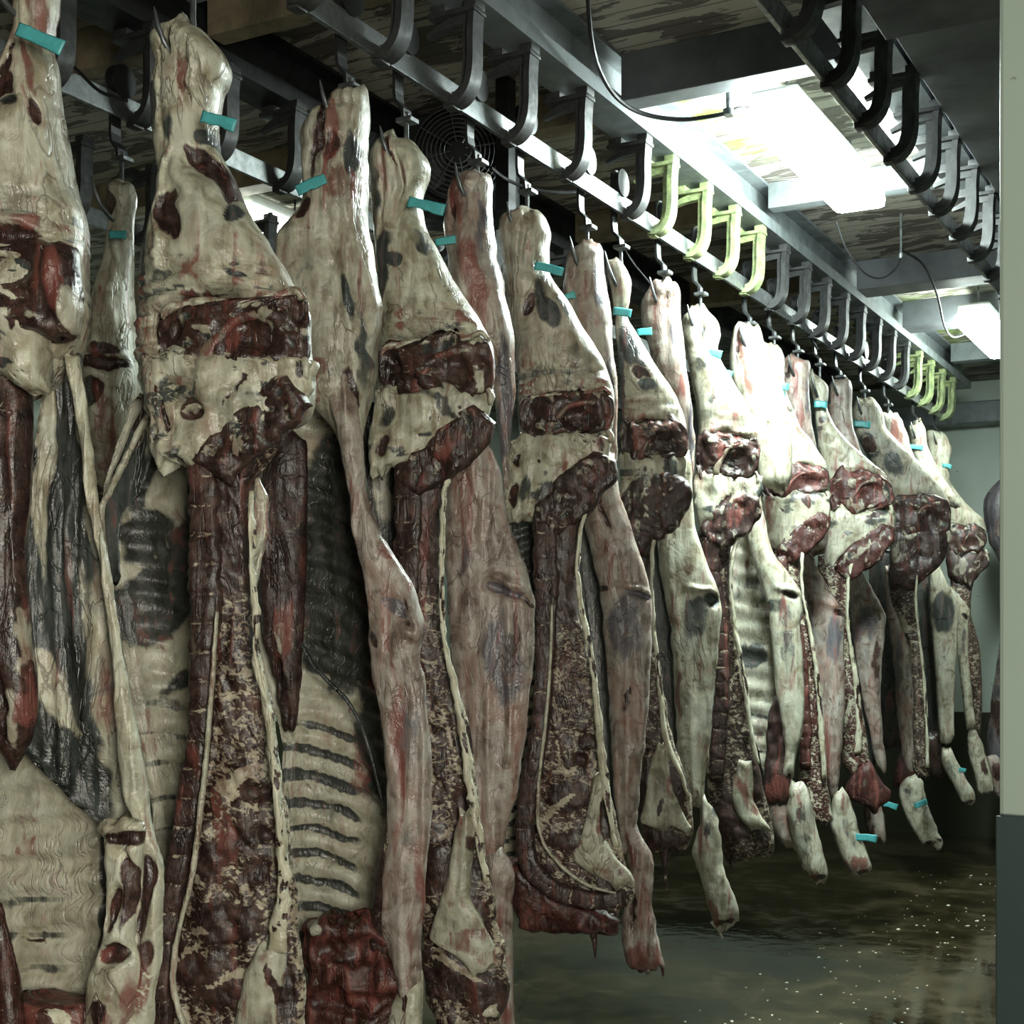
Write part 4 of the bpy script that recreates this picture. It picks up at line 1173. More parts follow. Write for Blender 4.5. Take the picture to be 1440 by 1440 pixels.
c.ribbon('fat_edge', '822,722,5;815,752,6;812,800,7;816,850,8;825,890,9;832,930,9;838,980,10;843,1030,12;848,1080,14;852,1115,12;858,1150,7;866,1190,6', t=.03, dn=.095, fn=rag_fn(), base='bright', mat='cream', amp=.010, freq=30)
c.strip('neck_fat', '1085:838,852; 1120:828,850; 1150:824,846; 1180:816,852; 1205:806,866; 1228:830,886; 1250:862,892', fn=rag_fn(.22, 3, .7, .05), t=.045, dn=.085, mat='cream', amp=.010, blobs=[('m', 850, 1150, 6, 30), ('r', 835, 1200, 6, 26, -20, 0, .5), ('r', 860, 1230, 20, 6, 35, 0, .6)])
c.strip('neck', '1195:700,722; 1215:702,742; 1240:706,770; 1262:714,800; 1280:722,850; 1295:728,872; 1306:732,868; 1318:790,860', t=.12, dn=.0, base='red', mat='dryred', amp=.028, freq=24, blobs=[('m', 790, 1290, 90, 14, 8, 0), ('m', 720, 1270, 20, 20)])
for (x, y0, y1, w) in ((735, 1288, 1302, 10), (760, 1290, 1298, 16), (772, 1288, 1303, 9), (804, 1290, 1310, 12), (833, 1285, 1330, 20), (835, 1315, 1348, 9), (853, 1285, 1312, 22)):
    c.ribbon('tatter', '%g,%g,%g;%g,%g,%g;%g,%g,%g' % (x, y0, w, x + 1, (y0 + y1) / 2, w * .7, x + 2, y1, 1.5), t=.03, dn=.0, base='meat', amp=.006, cap=3)
c.tagband(752, 373, 792, 383, 12, .085)

# ---------------------------------------------------------------- seventh, outer with red stump
c = Beef(825, 337, 'side of beef whose foreleg ends in a blood-red stump, nearest hanging foot in view', hook=T_ + 'the pinkish round hock ahead of the glowing brackets')
c.strip('hind_leg', '334:816,838; 342:808,846; 358:800,850; 380:794,851; 405:792,853; 430:798,857; 460:806,861; 500:826,864; 540:842,867; 580:852,868; 620:857,867; 660:858,866', t=.16, fn=grain_fn(.008, .1, .012), mat='outer',
        blobs=[('r', 808, 400, 5, 22, -6, .004), ('g', 845, 400, 7, 40, -3, 0, .8), ('r', 830, 440, 8, 60, -8, 0, .6), ('g', 858, 560, 5, 60, 0, 0, .8), ('k', 812, 400, 3, 50, 2, -.012), ('c', 828, 352, 16, 12, 0, .01)])
c.strip('flank', '625:850,862; 655:836,864; 680:826,868; 705:818,874; 735:822,885; 765:830,896; 795:836,906; 820:842,912; 840:845,916; 860:846,918; 900:849,917; 950:853,915; 1000:857,912; 1050:860,907; 1100:862,901; 1140:866,896; 1175:872,890; 1200:876,886', t=.09, dn=.045, mat='outer', amp=.008, fn=grain_fn(.006, .12, .010),
        blobs=[('m', 846, 720, 3, 34, -22, -.02), ('r', 850, 790, 14, 40, -12, 0, .6), ('m', 852, 828, 9, 7), ('g', 895, 838, 18, 6, 22, -.014), ('k', 890, 826, 22, 5, 20, .012), ('g', 882, 880, 26, 50, 0, 0, .7), ('m', 880, 985, 5, 24, 14), ('c', 875, 1050, 18, 70, 0, .004, .9), ('r', 882, 1160, 12, 30, 0, 0, .7), ('r', 866, 770, 5, 40, -20, 0, .6)])
c.strip('foreleg', '1130:868,896; 1160:876,898; 1180:880,905; 1200:882,917; 1215:884,920; 1240:882,919; 1270:877,917; 1300:874,922; 1325:875,927; 1345:878,932; 1362:886,935; 1371:898,926', t=.085, dn=.05, mat='outer', amp=.009, fn=grain_fn(.010, .11, .014), freq=22,
        blobs=[('r', 900, 1350, 30, 24, 0, 0, 1), ('r', 888, 1190, 7, 40, 0, 0, .8), ('m', 892, 1280, 4, 26, 4, -.008), ('c', 908, 1240, 10, 40, 0, .004, 1), ('m', 905, 1366, 18, 6)])
c.ribbon('blood_drip', '930,1356,6;932,1365,4;932,1373,2', t=.01, dn=.05, base='red', mat='dryred', cap=3)
c.strip('cavity_wall', '650:812,850; 720:808,845; 800:815,855; 880:825,860; 960:832,866; 1040:842,872; 1100:850,876; 1150:860,884', t=.02, dn=-.05, base='memb', mat='ribs', bend=-.02, amp=.006)
c.tagband(795, 418, 809, 414, 9, .07)

# ---------------------------------------------------------------- eighth, spine side in shade
c = Beef(872, 357, 'shaded sawn side of beef with broad dark rump stub, behind the red-stumped foreleg', hook=T_ + 'the narrow hock tucked behind the round pinkish one')
c.strip('hind_leg', '355:854,864; 368:852,874; 384:854,884; 400:858,888; 420:861,887; 442:864,882; 465:866,893; 490:869,908; 515:871,924; 540:872,940; 565:873,954; 590:874,963; 615:874,966; 640:876,965; 665:885,955', t=.18, fn=crease_fn(592, 46, .008, .5),
        blobs=[('m', 919, 621, 38.4, 25.2, 0, -.055), ('g', 892, 500, 14, 40, -26, 0, 1), ('m', 905, 530, 10, 18, -40, -.008, .8), ('g', 912, 545, 14, 8, 10), ('g', 872, 540, 8, 60, 0, 0, .8), ('r', 872, 408, 10, 16, 0, 0, .6), ('r', 882, 440, 6, 60, 0, 0, .5)])
c.strip('pelvic_cut', '586:885,948; 596:872,962; 612:871,967; 630:872,967; 646:876,962; 656:890,940', fn=fatty_fn(0.11, .24), t=.05, dn=.075, base='meat', amp=.012,
        blobs=[('m', 881, 625, 8.8, 24.6, 0, -0.02, 1), ('m', 934, 627, 17.5, 13.5, 0, -0.022, 1), ('r', 901, 617, 10.5, 14.7, 0, 0.006, 0.55), ('m', 960, 604, 4.4, 16.0, -20, -0.012, 1), ('r', 919, 595, 39.5, 3.7, 0, 0, 0.5)])
pelvis(c, 871, 586, 967, 656, 0.088)
c.strip('pelvic_fat', '632:872,910; 642:870,966; 660:870,966; 680:870,958; 700:871,930; 716:873,905', fn=stain_fn(), t=.08, dn=.06, mat='cream', amp=.014, freq=26, blobs=[('g', 938, 655, 5, 18, 10, -.01), ('m', 908, 660, 3, 6, 40), ('m', 898, 668, 3, 6, 40), ('r', 908, 690, 14, 5, -35, 0, .6)])
c.ribbon('sacrum', '962,672,27.5;948,688,65;924,706,92.5;902,728,90;888,752,65;884,780,45', fn=fatty_fn(0.11, .30), t=0.056, dn=.08, base='meat', mat='lean', amp=.016, freq=24, p=4, blobs=[('r', 910, 700, 36, 8, -35, 0, .4)])
c.strip('rib_wall', '720:872,900; 800:874,905; 900:880,910; 1000:885,915; 1100:890,915', t=.022, dn=-.03, base='memb', mat='ribs', bend=-.02)
c.strip('loin_cut', '720:876,935; 745:878,925; 780:880,918; 820:884,917; 870:888,920; 920:892,926; 960:894,932; 1000:895,938; 1040:896,946; 1080:896,960; 1120:897,971; 1160:900,974; 1188:910,968; 1202:922,956', t=.09, dn=.03, base='marb', mat='lean', fn=marble_fn(880, 1000, .42, -.6, .8), amp=.012,
        blobs=[('m', 902, 790, 20, 60, 0), ('m', 905, 1110, 14, 44, 0, .008), ('m', 945, 1115, 20, 36, -10, .008), ('m', 930, 1180, 30, 14, 10, .008)])
c.ribbon('fat_edge', '922,745,5;917,780,6;917,830,6;919,880,6;924,930,6;929,980,8;934,1025,8;944,1060,8;958,1090,7;968,1120,6', t=.025, dn=.085, fn=rag_fn(), base='bright', mat='cream', amp=.008, freq=30)
c.strip('neck_fat', '1040:926,940; 1070:916,940; 1100:910,944; 1130:906,954; 1155:900,966; 1172:930,974', fn=rag_fn(.22, 3, .7, .05), t=.04, dn=.075, mat='cream', amp=.010, blobs=[('m', 928, 1130, 3, 16, 10), ('r', 935, 1150, 20, 5, 10, 0, .5)])
for (x, y0, y1, w) in ((900, 1180, 1196, 12), (934, 1190, 1236, 16), (936, 1225, 1260, 5), (955, 1180, 1200, 12)):
    c.ribbon('tatter', '%g,%g,%g;%g,%g,%g;%g,%g,%g' % (x, y0, w, x + 1, (y0 + y1) / 2, w * .7, x + 2, y1, 1.5), t=.03, dn=.03, base='meat', amp=.005, cap=3)
c.tagband(862, 437, 888, 441, 11, .07)

# ---------------------------------------------------------------- ninth, outer
c = Beef(933, 393, 'cream-flanked side of beef, pale knuckled foreleg hanging just past the dark tattered neck', hook=T_ + 'the red-patched hock in mid row under the lit rail')
c.strip('hind_leg', '391:926,946; 398:918,954; 410:910,956; 430:902,956; 450:903,958; 475:908,961; 500:914,963; 530:924,967; 560:938,971; 590:950,975; 620:958,977; 650:962,976; 680:965,974', t=.15, fn=grain_fn(.007, .1, .014), mat='outer',
        blobs=[('r', 926, 445, 8, 28, -2, 0, .9), ('r', 955, 545, 12, 24, -10, 0, .9), ('g', 948, 460, 7, 36, 0, 0, .7), ('c', 935, 405, 16, 12, 0, .01), ('g', 970, 620, 4, 60, 0, 0, 1), ('r', 960, 660, 8, 26, 0, 0, .7)])
c.strip('flank', '632:950,970; 660:938,972; 690:928,974; 715:922,975; 745:922,980; 775:925,988; 800:928,998; 820:931,1006; 838:934,1012; 856:938,1014; 885:944,1012; 930:946,1008; 980:948,1004; 1030:951,1000; 1080:956,994; 1110:962,990; 1140:970,988', t=.09, dn=.045, mat='cream', amp=.008, fn=grain_fn(.006, .12, .010),
        blobs=[('g', 1000, 842, 11, 10, 40, -.018), ('k', 990, 828, 20, 5, 10, .014), ('r', 968, 802, 8, 8), ('r', 955, 985, 5, 40, 0, -.004), ('g', 980, 870, 22, 30, 0, 0, .6), ('r', 945, 850, 8, 30, -8, 0, .6), ('r', 960, 720, 10, 26, -20, 0, .7), ('r', 985, 800, 8, 22, -30, 0, .6)])
c.strip('foreleg', '1115:975,992; 1138:985,1002; 1155:985,1010; 1175:978,1013; 1195:974,1014; 1220:980,1018; 1245:988,1026; 1270:994,1036; 1284:998,1040; 1296:1004,1040; 1304:1012,1032', t=.08, dn=.045, mat='cream', amp=.009, fn=grain_fn(.010, .11, .014), freq=22,
        blobs=[('r', 985, 1180, 8, 30, 0, 0, .6), ('r', 1002, 1280, 9, 20, -20, 0, .8), ('m', 1020, 1296, 18, 6, -8, -.008), ('g', 998, 1150, 5, 26, 20, 0, .6)])
c.ribbon('sinew_drip', '1000,1296,5;1010,1308,4;1016,1320,2', t=.01, dn=.04, base='bright', mat='cream', cap=3)
c.strip('cavity_wall', '680:905,935; 760:908,935; 840:908,945; 920:915,955; 1000:920,958; 1080:925,965; 1120:940,975', t=.02, dn=-.05, base='memb', mat='ribs', bend=-.02, amp=.006)
c.tagband(895, 468, 917, 466, 10, .07)

# ---------------------------------------------------------------- tenth, spine, brightly lit hock
c = Beef(984, 431, 'sawn side of beef with white split hock and ribbed red spine, mid row', hook=T_ + 'the white split hock at the edge of the lamp glare')
c.strip('hind_leg', '429:972,990; 440:962,999; 456:958,1010; 472:959,1013; 490:964,1010; 508:967,1015; 530:971,1028; 555:976,1043; 580:980,1057; 605:982,1068; 630:982,1070; 655:983,1068; 675:990,1055', t=.16, mat='cream', fn=crease_fn(612, 40, .007, .3),
        blobs=[('m', 1024, 642, 36.0, 25.9, 0, -.055), ('k', 985, 462, 3, 26, 4, -.015), ('g', 986, 520, 10, 12, 0, 0, .7), ('g', 985, 470, 6, 12, 0, 0, .6), ('r', 996, 600, 18, 8, 0, 0, .3), ('g', 1000, 565, 8, 8, 0, 0, .4)])
c.strip('pelvic_cut', '606:986,1050; 616:981,1064; 634:979,1069; 652:979,1068; 666:980,1060; 678:985,1020', fn=fatty_fn(0.11, .24), t=.045, dn=.07, base='meat', amp=.012,
        blobs=[('m', 988, 646, 8.2, 25.3, 0, -0.02, 1), ('m', 1038, 648, 16.4, 13.9, 0, -0.022, 1), ('r', 1007, 638, 9.9, 15.2, 0, 0.006, 0.55), ('m', 1062, 624, 4.1, 16.4, -20, -0.012, 1), ('r', 1024, 615, 37.0, 3.8, 0, 0, 0.5)])
pelvis(c, 979, 606, 1069, 678, 0.081)
c.strip('pelvic_fat', '660:980,1010; 668:977,1072; 690:975,1072; 710:976,1060; 730:979,1030; 748:983,1008', fn=stain_fn(), t=.075, dn=.055, mat='cream', amp=.014, freq=28, blobs=[('m', 1020, 705, 4, 22, 48, -.008), ('r', 1010, 725, 14, 4, -45, 0, .5)])
c.ribbon('sacrum', '1060,696,20;1052,712,42.5;1034,730,52.5;1014,746,52.5;1000,766,40', fn=fatty_fn(0.11, .30), t=0.044, dn=.08, base='meat', mat='lean', amp=.016, freq=24, p=4, blobs=[('r', 1036, 726, 30, 14, -40, 0, .7)])
c.strip('loin_cut', '740:984,1042; 765:981,1030; 800:984,1026; 840:998,1027; 880:1004,1034; 920:1007,1040; 960:1008,1047; 1000:1004,1053; 1050:998,1060; 1090:994,1070; 1130:994,1080; 1165:1000,1087; 1190:1016,1090; 1206:1030,1084', t=.085, dn=.03, base='marb', mat='lean', fn=marble_fn(820, 960, .42, -.6, .6), amp=.010,
        blobs=[('m', 1030, 1150, 34, 30, 10, .008), ('m', 1062, 1090, 12, 30, -10, .008), ('r', 1000, 790, 22, 50, 0, 0, .4)])
c.ribbon('backbone', '1000,752,26;998,785,30;1002,820,28;1009,860,22;1014,900,22;1016,950,22;1014,1000,22;1010,1050,22;1008,1100,20', t=.045, dn=.075, base='meat', mat='lean', fn=vert_fn(22, .8, .006), amp=.006, p=4, scallop=(22, 0.10), step=2.8, blobs=[('r', 1005, 850, 30, 150, 0, 0, .45)])
c.ribbon('fat_edge', '1040,748,5;1032,775,6;1027,820,6;1031,870,6;1040,920,7;1047,960,7;1052,1000,7;1058,1040,7;1066,1075,6', t=.025, dn=.085, fn=rag_fn(), base='bright', mat='cream', amp=.007, freq=30)
c.strip('neck_fat', '1060:1040,1058; 1090:1034,1058; 1120:1028,1060; 1145:1036,1070; 1170:1060,1086', fn=rag_fn(.22, 3, .7, .05), t=.04, dn=.075, mat='cream', amp=.010, blobs=[('r', 1048, 1110, 6, 30, -10, 0, .7), ('m', 1064, 1110, 4, 20)])
for (x, y0, y1, w) in ((1022, 1195, 1214, 16), (1026, 1205, 1222, 8), (1074, 1186, 1206, 14)):
    c.ribbon('tatter', '%g,%g,%g;%g,%g,%g;%g,%g,%g' % (x, y0, w, x + 1, (y0 + y1) / 2, w * .7, x + 2, y1, 1.5), t=.03, dn=.02, base='meat', amp=.005, cap=3)
c.tagband(995, 495, 1015, 499, 10, .07)

# ---------------------------------------------------------------- eleventh, brightest
c = Beef(1054, 457, 'brightest side of beef, white hock streaked crimson beside the lamp, stout white foreleg', hook=T_ + 'the glaring white hock streaked crimson')
c.strip('hind_leg', '454:1038,1064; 462:1032,1070; 480:1028,1075; 500:1026,1082; 520:1027,1092; 545:1032,1100; 570:1040,1106; 600:1050,1111; 630:1058,1114; 660:1064,1114; 690:1070,1110', t=.15, mat='cream', fn=grain_fn(.007, .1, .014), blobs=[('r', 1044, 500, 6, 26, -8, 0, 1), ('r', 1052, 540, 7, 24, -14, 0, .9), ('m', 1038, 490, 3, 30, 3, -.01), ('g', 1064, 520, 6, 26, 0, 0, .5)])
c.strip('cavity_wall', '740:1028,1066; 800:1020,1080; 870:1018,1092; 940:1026,1098; 1000:1040,1100; 1060:1068,1104; 1100:1076,1104', t=.022, dn=-.06, base='rib', mat='ribs', bend=-.02, fn=ribs_fn(26, .2, 1040, 0, .3, .01, .7, lambda X, Y: sm(Y, 960, 1000)), blobs=[('g', 1060, 860, 26, 70, 0, 0, .6), ('g', 1058, 920, 22, 20, 30), ('c', 1056, 870, 20, 40, 0, 0, .7)])
c.strip('flank', '670:1048,1066; 700:1048,1070; 730:1049,1076; 760:1052,1082; 785:1058,1092; 805:1064,1108; 822:1070,1120; 838:1075,1128; 855:1079,1129; 880:1082,1126; 920:1086,1129; 960:1090,1131; 1000:1095,1131; 1030:1100,1128; 1060:1103,1120; 1095:1100,1116', t=.085, dn=.045, mat='cream', amp=.007, fn=grain_fn(.005, .12, .012),
        blobs=[('m', 1114, 838, 10, 5, 25, -.016), ('k', 1108, 828, 16, 4, 14, .012), ('g', 1090, 850, 14, 12, 0, 0, .6), ('g', 1108, 900, 12, 60, 0, 0, .4), ('r', 1100, 1050, 8, 36, 0, 0, .6)])
c.strip('brisket_cut', '975:1088,1102; 1000:1082,1104; 1040:1078,1106; 1080:1076,1112; 1110:1072,1116; 1135:1078,1108', t=.06, dn=.03, base='meat', mat='lean', amp=.012, blobs=[('m', 1090, 1030, 8, 40, 0, -.015), ('r', 1094, 1110, 20, 20)])
c.strip('foreleg', '1095:1112,1126; 1108:1110,1134; 1125:1108,1140; 1145:1107,1144; 1165:1110,1149; 1190:1117,1156; 1212:1125,1162; 1230:1131,1165; 1240:1138,1160', t=.08, dn=.05, mat='cream', amp=.009, fn=grain_fn(.010, .11, .014), freq=22, blobs=[('r', 1142, 1226, 16, 10, -14, 0, .8), ('m', 1152, 1230, 10, 5, -15), ('g', 1128, 1160, 7, 30, -14, 0, .5), ('c', 1138, 1130, 8, 14, 0, .006)])
c.strip('shoulder', '1112:1076,1112; 1130:1078,1116; 1150:1082,1116; 1175:1092,1118; 1195:1106,1124', t=.07, dn=.01, mat='outer', amp=.01)
c.tagband(1012, 523, 1030, 527, 9, .07)

# ---------------------------------------------------------------- twelfth, pink spine
c = Beef(1088, 482, 'sawn side of beef with rosy spine and glaring white thigh, right of the brightest one', hook=T_ + 'the white-tagged hock right behind the brightest carcass')
c.strip('hind_leg', '479:1070,1090; 490:1070,1100; 508:1076,1104; 530:1083,1103; 552:1086,1106; 575:1086,1114; 600:1084,1126; 625:1080,1144; 650:1076,1160; 670:1074,1167; 690:1074,1167; 710:1078,1160', t=.16, mat='cream', fn=crease_fn(664, 30, .006, .25), blobs=[('m', 1121, 677, 37.6, 18.0, 0, -.055), ('g', 1078, 530, 4, 20, 0, 0, .9), ('g', 1104, 600, 7, 10, 0, 0, .4), ('r', 1120, 600, 8, 36, -32, 0, .4), ('g', 1112, 580, 4, 16, -30, 0, .5)])
c.strip('pelvic_cut', '652:1090,1140; 662:1076,1164; 676:1074,1168; 690:1075,1164; 702:1082,1140', fn=fatty_fn(0.11, .24), t=.045, dn=.07, base='red', mat='dryred', amp=.012,
        blobs=[('m', 1083, 680, 8.6, 17.5, 0, -0.02, 1), ('m', 1136, 681, 17.2, 9.6, 0, -0.022, 1), ('r', 1104, 674, 10.3, 10.5, 0, 0.006, 0.55), ('m', 1161, 665, 4.3, 11.4, -20, -0.012, 1), ('r', 1121, 658, 38.6, 2.6, 0, 0, 0.5)])
pelvis(c, 1074, 652, 1168, 702, 0.081)
c.strip('pelvic_fat', '688:1072,1110; 698:1070,1166; 715:1070,1168; 735:1070,1162; 755:1072,1140; 775:1074,1120', fn=stain_fn(), t=.07, dn=.055, mat='cream', amp=.012, freq=30, blobs=[('r', 1085, 720, 10, 24, 0, 0, .7), ('m', 1135, 705, 6, 10, -20), ('r', 1140, 735, 18, 5, -40, 0, .6)])
c.ribbon('sacrum', '1160,722,17.5;1150,738,32.5;1134,752,40;1116,768,40;1104,786,32.5', fn=fatty_fn(0.11, .30), t=.035, dn=.08, base='meat', mat='dryred', p=4, amp=.012)
c.strip('loin_cut', '765:1078,1128; 790:1080,1125; 820:1086,1126; 850:1098,1130; 890:1114,1140; 930:1120,1147; 970:1124,1151; 1010:1126,1154; 1060:1124,1157; 1100:1124,1163; 1130:1130,1168; 1155:1142,1172; 1168:1152,1168', t=.08, dn=.03, base='marb', mat='dryred', fn=marble_fn(760, 820, .40, -.5, .6), amp=.010)
c.ribbon('backbone', '1094,780,24;1096,810,26;1104,845,20;1120,890,18;1126,930,18;1130,980,18;1132,1030,18;1132,1080,16', t=.045, dn=.075, base='red', mat='dryred', fn=vert_fn(18, .8, .005), amp=.006, p=4, scallop=(18, 0.10), step=2.6)
c.ribbon('fat_edge', '1128,775,5;1127,815,5;1134,860,5;1143,910,6;1150,960,7;1154,1010,8;1157,1060,9;1160,1095,8', t=.025, dn=.085, fn=rag_fn(), base='bright', mat='cream', amp=.007, freq=34)
c.tagband(1083, 541, 1109, 545, 10, .075)
c.tagband(1093, 559, 1104, 556, 9, .075)

# ---------------------------------------------------------------- thirteenth
c = Beef(1121, 500, 'side of beef with smooth pale flank and teal tag on its dangling red-ended foreleg', hook=T_ + 'the pink-streaked hock just past the white ones')
c.strip('hind_leg', '498:1110,1132; 506:1102,1138; 525:1099,1139; 550:1100,1138; 575:1103,1140; 600:1106,1143; 630:1114,1148; 660:1126,1156; 690:1138,1162; 720:1146,1168; 750:1140,1166; 785:1136,1160', t=.14, mat='outer', fn=grain_fn(.006, .1, .016), blobs=[('r', 1118, 545, 6, 26, 0, 0, .8), ('r', 1126, 590, 7, 30, -6, 0, .9), ('g', 1134, 560, 4, 30, 0, 0, .6), ('m', 1108, 525, 2.5, 14, 8, -.01)])
c.strip('flank', '770:1122,1140; 795:1124,1148; 815:1127,1158; 835:1131,1170; 855:1135,1182; 872:1138,1188; 890:1140,1187; 930:1144,1188; 980:1149,1188; 1020:1153,1186; 1060:1157,1183; 1095:1163,1180; 1118:1168,1176', t=.08, dn=.045, mat='outer', amp=.007, fn=grain_fn(.005, .12, .012), blobs=[('m', 1180, 864, 9, 6, 30, -.014), ('k', 1170, 850, 14, 4, 20, .010), ('g', 1170, 900, 12, 40, 0, 0, .7), ('c', 1164, 980, 14, 60, 0, .003, .9), ('r', 1162, 1060, 10, 40, 0, 0, .5)])
c.strip('foreleg', '1108:1172,1188; 1120:1170,1195; 1138:1168,1200; 1158:1168,1206; 1180:1174,1212; 1205:1184,1222; 1220:1190,1226; 1232:1200,1220', t=.075, dn=.05, mat='cream', amp=.009, fn=grain_fn(.010, .11, .014), freq=22, blobs=[('r', 1200, 1216, 22, 12, -14, 0, .9), ('m', 1212, 1226, 10, 4, -14), ('g', 1195, 1170, 6, 24, -16, 0, .5), ('r', 1188, 1130, 8, 20, 0, 0, .5)])
c.strip('cavity_wall', '750:1106,1132; 840:1108,1142; 920:1116,1150; 1000:1120,1158; 1080:1130,1168', t=.02, dn=-.05, base='memb', mat='ribs', bend=-.02, amp=.006)
c.tagband(1203, 1177, 1233, 1180, 10, .085)

# ---------------------------------------------------------------- fourteenth
c = Beef(1152, 526, 'sawn side of beef with fresh red pelvis and orange-red shoulder tip', hook=T_ + 'the hock with a teal band square across it beyond the white ones')
c.strip('hind_leg', '524:1138,1152; 534:1137,1160; 552:1142,1165; 575:1145,1164; 595:1147,1172; 620:1149,1192; 645:1152,1220; 668:1158,1246; 688:1163,1257; 705:1164,1258; 725:1168,1250', t=.15, mat='cream', fn=crease_fn(672, 26, .006, .5), blobs=[('m', 1212, 691, 36.8, 22.3, 0, -.055), ('g', 1154, 592, 4, 6), ('g', 1148, 620, 5, 10, 0, 0, .7), ('g', 1152, 608, 6, 5, 0, 0, .7), ('k', 1142, 546, 2, 16, -10, -.01)])
c.strip('pelvic_cut', '660:1172,1220; 668:1168,1240; 682:1166,1254; 698:1166,1258; 712:1170,1252; 722:1180,1220', fn=fatty_fn(0.11, .24), t=.045, dn=.07, base='red', mat='dryred', amp=.012,
        blobs=[('m', 1175, 695, 8.4, 21.8, 0, -0.02, 1), ('m', 1226, 696, 16.8, 12.0, 0, -0.022, 1), ('r', 1195, 688, 10.1, 13.1, 0, 0.006, 0.55), ('m', 1251, 676, 4.2, 14.1, -20, -0.012, 1), ('r', 1212, 668, 37.8, 3.3, 0, 0, 0.5)])
pelvis(c, 1166, 660, 1258, 722, 0.081)
c.strip('pelvic_fat', '712:1166,1200; 720:1164,1258; 740:1164,1260; 760:1162,1250; 780:1160,1215; 795:1158,1185', fn=stain_fn(), t=.07, dn=.055, mat='cream', amp=.012, freq=30, blobs=[('m', 1232, 724, 14, 4, -10), ('r', 1200, 745, 22, 5, -34, 0, .6), ('g', 1240, 715, 10, 10)])
c.ribbon('sacrum', '1250,738,17.5;1240,756,35;1222,772,42.5;1200,790,40;1184,808,30', fn=fatty_fn(0.11, .30), t=.035, dn=.08, base='meat', mat='dryred', p=4, amp=.012, blobs=[('c', 1220, 770, 26, 4, -40, 0, .6)])
c.strip('loin_cut', '775:1150,1200; 800:1150,1196; 830:1154,1192; 860:1164,1191; 900:1178,1196; 940:1184,1205; 980:1185,1210; 1020:1184,1216; 1060:1183,1222; 1090:1186,1226', t=.08, dn=.03, base='marb', mat='dryred', fn=marble_fn(760, 820, .42, -.5, .6), amp=.010)
c.ribbon('fat_edge', '1198,790,5;1192,830,5;1192,870,5;1198,920,7;1205,970,9;1208,1020,9;1206,1060,9', t=.025, dn=.085, fn=rag_fn(), base='bright', mat='cream', amp=.007, freq=34)
c.strip('shoulder', '1068:1206,1224; 1085:1200,1232; 1102:1192,1242; 1114:1188,1252; 1124:1196,1252; 1134:1216,1240; 1146:1226,1234', t=.08, dn=.05, base='red', mat='dryred', amp=.012, blobs=[('r', 1216, 1095, 14, 24, 0, .004, 1)])
c.tagband(1145, 568, 1163, 570, 10, .075)

# ---------------------------------------------------------------- fifteenth
c = Beef(1181, 529, 'shaded pale-flanked side of beef, foreleg stub half hidden behind the orange-red shoulder tip', hook=T_ + 'the hock with one red smear, under the last dark brackets')
c.strip('hind_leg', '527:1174,1190; 536:1167,1196; 555:1164,1198; 580:1165,1198; 605:1168,1202; 635:1178,1212; 665:1194,1228; 695:1212,1244; 725:1216,1250; 760:1206,1246; 800:1200,1225', t=.13, mat='outer', fn=grain_fn(.006, .1, .016), blobs=[('r', 1176, 562, 6, 12, 0, 0, 1), ('m', 1166, 560, 2, 18, 4, -.01), ('r', 1180, 610, 8, 40, -10, 0, .5)])
c.strip('flank', '780:1192,1204; 805:1192,1214; 830:1192,1228; 852:1193,1240; 868:1195,1246; 890:1198,1244; 930:1203,1241; 980:1212,1239; 1030:1222,1241; 1070:1230,1246; 1090:1236,1246', t=.08, dn=.045, mat='outer', amp=.007, fn=grain_fn(.005, .12, .012), blobs=[('m', 1234, 866, 9, 5, 30, -.014), ('g', 1218, 880, 20, 30, 0, 0, .7), ('m', 1232, 940, 8, 50, 0, 0, .6), ('c', 1215, 940, 10, 50)])
c.strip('foreleg', '1108:1214,1232; 1125:1213,1238; 1150:1216,1243; 1175:1222,1246; 1188:1230,1246', t=.07, dn=.03, mat='outer', base='fat', amp=.009, fn=grain_fn(.010, .11, .014), freq=22, blobs=[('m', 1222, 1150, 8, 30, -8, 0, .6)])
c.strip('cavity_wall', '760:1178,1202; 850:1180,1204; 930:1188,1210; 1010:1194,1222; 1080:1205,1235', t=.02, dn=-.05, base='memb', mat='ribs', bend=-.02, amp=.006)
c.tagband(1243, 1130, 1262, 1135, 8, .06)

# ---------------------------------------------------------------- sixteenth, dark
c = Beef(1215, 558, 'dark brown sawn side of beef, its pelvis a blackened hollow, far down the row', hook=T_ + 'the hock tagged teal above the dark brown pelvis')
c.strip('hind_leg', '556:1208,1224; 566:1202,1234; 582:1198,1242; 600:1200,1246; 620:1208,1262; 645:1222,1288; 670:1240,1312; 692:1250,1328; 712:1254,1336; 735:1256,1338; 760:1262,1330', t=.15, mat='flesh', fn=crease_fn(710, 22, .006, .6), blobs=[('m', 1296, 726, 33.6, 24.5, 0, -.055), ('g', 1222, 630, 12, 20, -30, 0, 1), ('m', 1222, 628, 8, 12, -30), ('r', 1220, 590, 8, 20, 0, 0, .5), ('g', 1255, 655, 12, 20, -30, 0, .8)])
c.strip('pelvic_cut', '692:1262,1300; 702:1256,1330; 722:1254,1338; 745:1255,1337; 760:1262,1320', fn=fatty_fn(0.11, .24), t=.05, dn=.07, base='meat', amp=.012,
        blobs=[('m', 1262, 730, 7.7, 23.9, 0, -0.02, 1), ('m', 1309, 732, 15.3, 13.1, 0, -0.022, 1), ('r', 1280, 722, 9.2, 14.3, 0, 0.006, 0.55), ('m', 1332, 709, 3.8, 15.5, -20, -0.012, 1), ('r', 1296, 700, 34.5, 3.6, 0, 0, 0.5)])
pelvis(c, 1254, 692, 1338, 760, 0.083)
